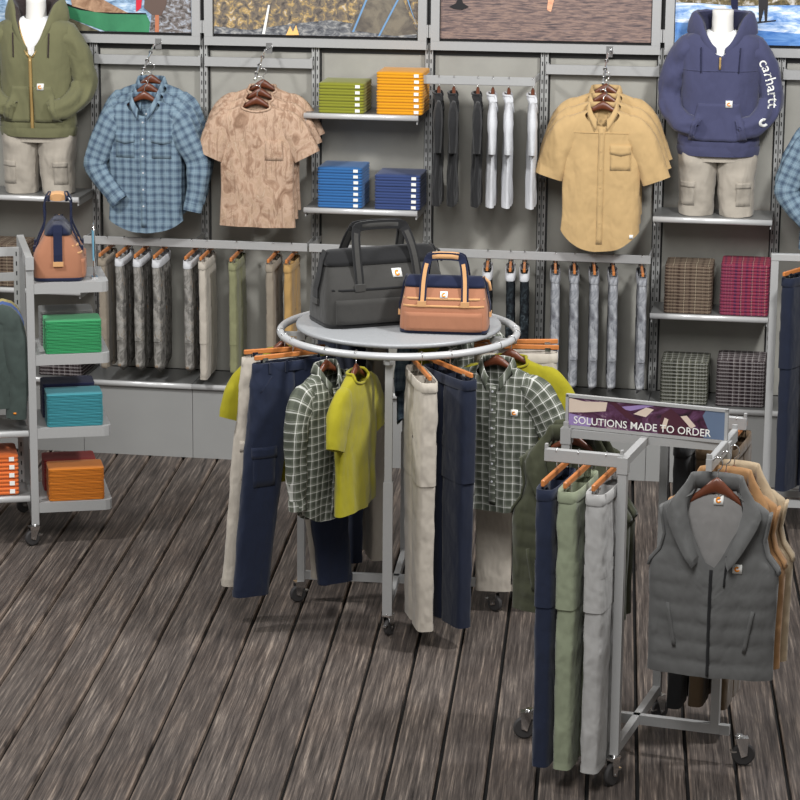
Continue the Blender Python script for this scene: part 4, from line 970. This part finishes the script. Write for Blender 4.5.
    part('logo_mark', decal([g], ring, 12, 1, .008, .001), 'logo', lp)
    zp = Geo(); zp.tube([(W / 2 * .86, 0, H * 1.02), (W / 2 * 1.0, -.01, H * .93), (W / 2 * 1.04, -.015, H * .78)], .007, 6); part('zip_pull', zp, wrap, t)
    return t
pB = atz(368, 318, DISCZ)
make_bag('tool_bag', 'large charcoal canvas tool bag with black handles on the round rack', (RC.x - .105, RC.y + .045, DISCZ + .001), math.radians(31), .60, .32, .33, 'bagblack', 'bagblackdark', 'bagblack', 'bagblack', True, .115)
make_bag('tool_bag', 'small tan canvas tool bag with navy trim at the front of the round rack', (RC.x + .235, RC.y - .13, DISCZ + .001), math.radians(3), .40, .20, .245, 'bagtan', 'bagnavy', 'bagtanlight', 'bagtanlight', False, .095)
# ================================================================== LEFT ROLLING RACK
LR = atz(36, 545, 0); rz = math.radians(21); e1 = V3((math.cos(rz), math.sin(rz), 0)); e2 = V3((-e1.y, e1.x, 0))
t = thing('rolling_shelf_rack', 'grey rolling shelf rack with folded tees at the left picture edge', 'shelf rack', LR, rz); LT = t
def zon(u, v, P):   # height where the pixel row v crosses the vertical line through P
    lo, hi = 0, 4
    for _ in range(40):
        m = (lo + hi) / 2; q = V3((P.x, P.y, m)) - CAM; vv = PY - FP * q.dot(UP) / q.dot(FW)
        if vv > v: lo = m
        else: hi = m
    return lo
ztop = zon(36, 258, LR)
DEP = .62
for (x, y) in ((0, 0), (0, DEP)):
    g = Geo(); g.box((x, y, (ztop + .11) / 2 + .0), (.019, .014, (ztop - .11) / 2)); part('post', g, 'fixture', t); caster(t, (x, y, 0), math.radians(200), name='caster')
g = Geo(); g.box((0, DEP / 2, ztop - .02), (.018, DEP / 2 + .02, .024)); g.box((0, -.018, ztop - .025), (.021, .008, .032)); part('top_bar', g, 'fixture', t)
g = Geo(); g.box((0, DEP / 2, .14), (.016, DEP / 2 - .016, .016)); part('bottom_bar', g, 'fixture', t)
# left half: header frame and second upright
zf1 = ztop + .0
g = Geo(); g.box((-.33, .30, ztop - .02), (.30, .010, .022)); g.box((-.33, .30, ztop - .15), (.30, .010, .020)); part('header_frame', g, 'fixture', t)
g = Geo(); g.box((-.045, .30, ztop / 2 + .1), (.014, .016, ztop / 2 - .1)); part('slotted_post', g, 'slotted1', t)
shz = [zon(60, v, LR + e1 * .18) for v in (282.5, 354, 427, 501)]
for i, z in enumerate(shz):
    z += .0
    g = Geo(); w = .395; d = .40
    P = [(.02, -.012), (w - .035, -.012), (w - .012, -.004), (w, .02), (w, d), (.02, d)]
    g.loft([[(x, y, z - .052) for x, y in P], [(x, y, z) for x, y in P]], caps=True, smooth=False); part('shelf', g, 'fixture', t)
lsz = [zon(10, v, LR - e1 * .1) for v in (432, 497)]
for z in lsz:
    g = Geo(); g.box((-.30, .185, z - .008), (.275, .18, .008)); so = part('shelf', g, 'shelf', t)
    g = Geo(); rg = [[(x, .0 + .012 * math.cos(2 * PI * k / 16), z - .012 + .017 * math.sin(2 * PI * k / 16)) for k in range(16)] for x in (-.575, -.024)]; g.loft(rg, caps=True); part('front_lip', g, 'lip', so)
def onrack(x, y, z): return LR + e1 * x + e2 * y + V3((0, 0, z))
for i, (mf, mb, nf, nb, lf, lbk) in enumerate((('tgreen', 'tgrey', 12, 12, 'bright green', 'grey'), ('tteal', 'tnavy', 12, 12, 'teal', 'dark navy'), ('torange', 'tred', 12, 11, 'orange', 'dark red'))):
    z = shz[i + 1]; where = ('upper', 'middle', 'lower')[i]
    pf = make_folded('folded_tee', mf, .285, .185, .0135, groove=.006); stack(pf, onrack(.215, .095, z + .001), rz, nf, .0135, 'folded %s tee on the %s rack shelf' % (lf, where), 'folded %s tees' % lf, .001)
    pk_ = make_folded('folded_tee', mb, .27, .18, .0135, groove=.006); stack(pk_, onrack(.20, .29, z + .001), rz, nb, .0145, 'folded %s tee behind the %s ones' % (lbk, lf), 'folded %s tees' % lbk, .001)
pc_ = make_folded('folded_sweatshirt', 'tcoral', .26, .26, .042, 'sweatshirt', True, .007); stack(pc_, onrack(-.205, .16, lsz[1] + .001), rz, 5, .042, 'thick folded orange sweatshirt on the bottom left shelf', 'folded orange sweatshirts')
# jackets hanging over the left shelf
for i, (m, lb) in enumerate((('jackettan', 'tan'), ('jacketblue', 'blue'), ('jacketgreen', 'dark green'))):
    tj, G, b = make_shirt('hanging_jacket', 'jacket', m, W=.2, length=.55, seed=20 + i, depth=.05, sleeve='hang', coll=False, pockets=0, tail=0, neckv=.05, shoulder=.2,
        sl=[[(-.14, 0, -.10), (-.18, 0, -.2), (-.20, -.005, -.42), (-.195, -.01, -.6)], [(.14, 0, -.10), (.18, 0, -.2), (.20, -.005, -.42), (.19, -.01, -.6)]])
    if i == 2:
        part('cuff_mark', decal(G, rect(.182, .196, NZ - .575, NZ - .567), 1, 1, .003, .001), 'logo', tj)
    p = onrack(-.255 - .005 * i, .22 - .07 * i, ztop - .125 + .0 - .0 * i); Proto(tj).at(p, math.radians(8), '%s long sleeved jacket hanging at the left picture edge' % lb); HANG.at(p, math.radians(8), WH % (lb + ' jacket at the left picture edge'))
g = Geo(); g.tube([onrack(-.30, .30, ztop - .105) - LR, onrack(-.30, .29, ztop - .105) - LR], .001)
fa = Geo(); fa.tube([(-.255, .29, ztop - .15), (-.255, .20, ztop - .13), (-.27, .05, ztop - .13)], .006, 8); part('faceout_arm', fa, 'chrome', t)
# bag on the rack and a little sign
bt = make_bag('tool_bag', 'tan canvas tool bag seen end-on, standing on the left rolling rack', onrack(.165, .20, shz[0] + .001), rz + math.radians(84), .36, .25, .275, 'bagtan', 'bagnavy', 'bagtanlight', 'bagnavy', False, .13, 2.2)
sg = thing('sign_holder', 'small blue and clear upright sign holder on the rack shelf beside the tan bag', 'sign', onrack(.335, .10, shz[0] + .001), rz)
g = Geo(); g.box((0, 0, .003), (.016, .03, .003)); g.tube([(0, 0, .0), (0, 0, .24), (0, .012, .265), (0, .04, .27)], .006, 8); part('stand', g, 'chrome', sg)
MT['signblue'] = plain('sign_blue', (98, 146, 168), .3); g = Geo(); g.box((-.006, .0, .165), (.004, .022, .075)); part('card', g, 'signblue', sg)
# ================================================================== FOUR-WAY RACK (front right)
FC = V3((-.667 + 1.8, 10.40 - 14.95, 0)); fr = math.radians(-9)
t = thing('four_way_rack', 'square grey four-way clothes rack on casters at the lower right, carrying a sign', 'clothes rack', FC, fr); F4 = t
f1 = V3((math.cos(fr), math.sin(fr), 0)); f2 = V3((-f1.y, f1.x, 0)); PA = FC - f2 * .37; FZ = zon(634, 460, PA)
def on4(x, y, z): return FC + f1 * x + f2 * y + V3((0, 0, z))
g = Geo(); g.box((0, 0, .145), (.38, .014, .020)); g.box((0, 0, .1452), (.014, .37, .0198)); part('base_cross', g, 'fixture', t)
PR = .30; AR = .37
POS = {'front': (0, -AR), 'right': (PR + .02, 0), 'back': (0, AR), 'left': (-PR - .02, 0)}
CAS = {'front': (0, -AR), 'right': (AR + .05, 0), 'back': (0, AR), 'left': (-AR - .08, 0)}
for k, (x, y) in POS.items():
    g = Geo(); g.box((x, y, (FZ + .125) / 2 + .0), (.017, .017, (FZ - .125) / 2 - .002)); g.box((x, y, FZ - .02), (.021, .021, .032)); po_ = part('post', g, 'fixture', t)
    cx_, cy2 = CAS[k]; caster(t, (cx_, cy2, 0), math.radians({'front': 250, 'right': 20, 'back': 60, 'left': 200}[k]), r=.047, top=.127)
g = Geo(); g.box((0, 0, FZ - .01), (PR + .02, .013, .016)); g.box((0, 0, FZ - .0101), (.014, AR, .0162)); part('top_cross', g, 'fixture', t)
ARM = {'front': ((-.155, -AR), (.155, .012)), 'right': ((PR + .02, -.07), (.012, .25)), 'back': ((.165, AR), (.165, .012)), 'left': ((-PR - .02, .17), (.012, .19))}
for k, ((x, y), (hx, hy)) in ARM.items():
    g = Geo(); g.box((x, y, FZ - .005), (hx, hy, .026), bev=.003); part('hang_arm', g, 'fixture', t)
    for s in (-1, 1):
        g = Geo()
        if hx > hy: g.box((x + s * (hx - .006), y, FZ + .026), (.005, .010, .012))
        else: g.box((x, y + s * (hy - .006), FZ + .026), (.010, .005, .012))
        part('end_stop', g, 'fixture', t)
# sign on top
SL = aty(570, 400, 0)
sgn = thing('rack_sign', 'horizontal framed sign reading SOLUTIONS MADE TO ORDER on top of the four-way rack', 'sign', on4(.0, .0, FZ + .0065), fr - math.radians(3))
MT['signphoto'] = noisemat('sign_photo_purple', [(.3, (26, 16, 22)), (.44, (70, 36, 58)), (.56, (96, 62, 92)), (.66, (190, 170, 172))], 9, (1, 1, 1.6), dist=1.5)
SW, SH = .33, .138; zb = .002
g = Geo(); g.box((0, 0, zb + .006), (SW, .009, .006)); g.box((0, 0, zb + SH - .006), (SW, .009, .006))
for s in (-1, 1): g.box((s * (SW - .006), 0, zb + SH / 2), (.006, .009, SH / 2 - .001)); g.box((s * (SW - .02), 0, zb / 2), (.010, .008, max(zb / 2, .001)))
part('sign_frame', g, 'fixture', sgn)
g = Geo(); g.box((0, .0, zb + SH / 2), (SW - .012, .004, SH / 2 - .012), mi=0)
MT['pcream'] = plain('sign_cream', (214, 196, 180), .4); MT['pmaroon'] = plain('sign_maroon', (72, 34, 48), .4); MT['plilac'] = plain('sign_lilac', (150, 128, 178), .4); MT['pteal'] = plain('sign_grey_blue', (96, 112, 136), .4)
def sp(pts, mi, k): g.poly([(-SW + .013 + x * (2 * SW - .026), -.0045 - k * .0003, zb + .013 + z * (SH - .026)) for x, z in pts], mi)
sp([(0, .45), (.1, .5), (.24, .62), (.25, .95), (.1, .9), (0, .98)], 1, 1); sp([(0, 0), (.14, 0), (.16, .3), (0, .42)], 3, 1)
sp([(.26, .98), (.34, .6), (.42, .3), (.46, .35), (.38, .7), (.30, 1)], 2, 2); sp([(.58, 0), (.60, .7), (.66, .95), (.74, .6), (.80, .2), (.88, 0)], 2, 1)
sp([(.86, 0), (.9, .3), (.86, .8), (.88, 1), (1, 1), (1, 0)], 4, 1); sp([(.60, .2), (.63, .2), (.645, .55), (.62, .6)], 1, 3); sp([(.72, .7), (.76, .75), (.82, .4), (.79, .3)], 1, 3)
sp([(.42, .62), (.5, .9), (.55, .85), (.5, .55)], 1, 2); sp([(.30, .8), (.5, 1), (.56, 1), (.40, .72)], 3, 1)
part('print', g, ['signphoto', 'pcream', 'pmaroon', 'plilac', 'pteal'], sgn)
cu = bpy.data.curves.new('lettering', 'FONT'); cu.body = 'SOLUTIONS MADE TO ORDER'; cu.size = .05; cu.resolution_u = 3; cu.offset = .0004
ob = bpy.data.objects.new('txt', cu); COL.objects.link(ob); dg = bpy.context.evaluated_depsgraph_get(); me = bpy.data.meshes.new_from_object(ob.evaluated_get(dg)); bpy.data.objects.remove(ob)
xs = [v.co.x for v in me.vertices]; w_ = max(xs) - min(xs); sc = (2 * SW - .10) / w_; gg = Geo()
gg.add([(-SW + .035 + (v.co.x - min(xs)) * sc, -.0072, zb + .021 + v.co.y * .85) for v in me.vertices])
for p_ in me.polygons: gg.face(list(p_.vertices), None, 0, False)
part('lettering', gg, 'tag', sgn)
# garments on the four-way rack
RT4 = FZ + .0225
PN = make_pants('jeans', 'jean', W=.17, length=1.13, thick=.038, spread=-.005, seed=31, edge=True); PSg = make_pants('sage_trousers', 'sage', W=.17, length=1.13, thick=.041, spread=-.005, seed=33, edge=True); PGr = make_pants('grey_trousers', 'greycanvas', W=.17, length=1.13, thick=.041, spread=-.005, seed=35, edge=True)
arot = math.radians(80)
for x, pr_, lb in ((-.262, PN, 'navy trousers hung at the outer end of the front arm'), (-.175, PSg, 'sage green trousers hung between the navy and grey pairs'), (-.065, PGr, 'light grey canvas trousers hung next to the front post')):
    p = on4(x, -AR, RT4); pr_.at(p - V3((0, 0, .022)), arot, lb); THANG.at(p, arot, THL % lb).scale = (1, 1, 1.22)
PVt = make_vest('quilted_vest', 'vest', 'vestin', seed=3, W=.25, length=.735); PVa = make_vest('quilted_vest', 'vesttan', 'vesttan', seed=4, patch=False); PVs = make_vest('quilted_vest', 'vestsand', 'vestsand', seed=5, patch=False)
vrot = fr + math.radians(2)
for y, pr_, lb in ((-.30, PVt, 'charcoal grey quilted vest at the front of the right arm'), (-.20, PVa, 'tan quilted vest showing behind the charcoal one'), (-.10, PVs, 'sand coloured vest rearmost of the three on the right arm')):
    p = on4(PR + .02, y, RT4); q = pr_.at(p - V3((0, 0, .03)) + f1 * (.03 + (y + .3) * .12), vrot, lb); h_ = HANG.at(p + f1 * (.03 + (y + .3) * .12), vrot, WH % lb); h_.scale = (1, 1, 1.3)
PVo = make_vest('quilted_vest', 'vestolive', 'vestolive', seed=6, patch=False, trim='vestolive')
for y, lb in ((.10, 'dark olive quilted vest foremost on the left arm'), (.19, 'dark olive quilted vest rearmost on the left arm')):
    p = on4(-PR - .02, y, RT4); PVo.at(p, fr, lb); HANG.at(p, fr, WH % lb)
PBk = make_pants('black_trousers', 'blackfab', W=.17, length=1.12, thick=.035, spread=-.005, seed=41, edge=True); PBr = make_pants('brown_trousers', 'brownfab', W=.17, length=1.10, thick=.035, spread=-.005, seed=43, edge=True)
for x, pr_, lb in ((.10, PBk, 'black trousers hung on the rear arm of the four-way rack'), (.19, PBr, 'brown trousers hung on the rear arm beside the black pair'), (.29, PBr, 'brown trousers at the outer end of the rear arm')):
    p = on4(x, AR, RT4); pr_.at(p, fr + PI / 2, lb); THANG.at(p, fr + PI / 2, THL % lb)
# ================================================================== RACK AT THE RIGHT EDGE
zt5 = 1.42; P5 = atz(775, 260, zt5); P5.z = 0; a5 = math.radians(3)
t = thing('garment_rack', 'grey clothes rack with navy jeans, cut off by the right picture edge', 'clothes rack', P5, a5)
for x in (0, .9):
    g = Geo(); g.box((x, 0, zt5 / 2 + .05), (.019, .019, zt5 / 2 - .052)); part('post', g, 'fixture', t)
    g = Geo(); g.box((x, .0, .135), (.016, .30, .018)); part('foot', g, 'fixture', t)
    for y in (-.28, .28): caster(t, (x, y, 0), math.radians(30), top=.117)
g = Geo(); g.box((.45, 0, zt5 + .016), (.47, .02, .018), bev=.003); part('top_bar', g, 'fixture', t)
for y in (-.10, .10):
    g = Geo(); g.box((.45, y, .16), (.45, .012, .018)); part('bottom_bar', g, 'fixture', t)
PJ5 = make_pants('jeans', 'jeandark', edge=True, W=.16, length=1.12, thick=.036, spread=-.005, seed=51)
for k, x in enumerate((.14, .265, .39)):
    p = P5 + V3((x, 0, zt5 + .035)); PJ5.at(p, math.radians(62), 'dark navy jeans on the right-edge rack, %s pair from its post' % ('first', 'second', 'third')[k]); THANG.at(p, math.radians(62), THL % ('%s dark navy jeans on the right-edge rack' % ('first', 'second', 'third')[k]))
# ================================================================== LIGHT + CAMERA
def area(name, loc, aim, size, energy, col=(1, 1, 1), sy=None):
    l = bpy.data.lights.new(name, 'AREA'); l.energy = energy; l.size = size; l.color = col
    if sy: l.shape = 'RECTANGLE'; l.size_y = sy
    o = bpy.data.objects.new(name, l); COL.objects.link(o); o.location = loc; o.rotation_euler = (V3(aim) - V3(loc)).to_track_quat('-Z', 'Y').to_euler(); return o
area('ceiling_light', (2.6, -4.2, 4.6), (-.2, -.3, 1.3), .5, 190)
area('ceiling_light', (-3.2, -4.0, 4.6), (-.6, -.3, 1.4), .5, 140)
area('ceiling_light', (.3, -8.5, 5.6), (-.1, -2.5, .8), 2.4, 300)
w = bpy.data.worlds.new('World'); bpy.context.scene.world = w; w.use_nodes = True; w.node_tree.nodes['Background'].inputs[0].default_value = (1, .985, .96, 1); w.node_tree.nodes['Background'].inputs[1].default_value = .36
cd = bpy.data.cameras.new('Camera'); cam = bpy.data.objects.new('Camera', cd); COL.objects.link(cam); cam.location = CAM
cam.rotation_euler = Matrix((RT, UP, -FW)).transposed().to_euler()
cd.sensor_width = 36; cd.lens = FP / 800 * 36; cd.shift_x = (400 - PX) / 800; cd.shift_y = 0; cd.clip_end = 100
sc_ = bpy.context.scene; sc_.camera = cam
sc_.view_settings.view_transform = 'Standard'; sc_.view_settings.look = 'None'; sc_.view_settings.gamma = 1; sc_.view_settings.use_curve_mapping = False; sc_.view_settings.exposure = 0
for o in [o for o in bpy.data.objects if o.get('label') == 'x']: bpy.data.objects.remove(o)
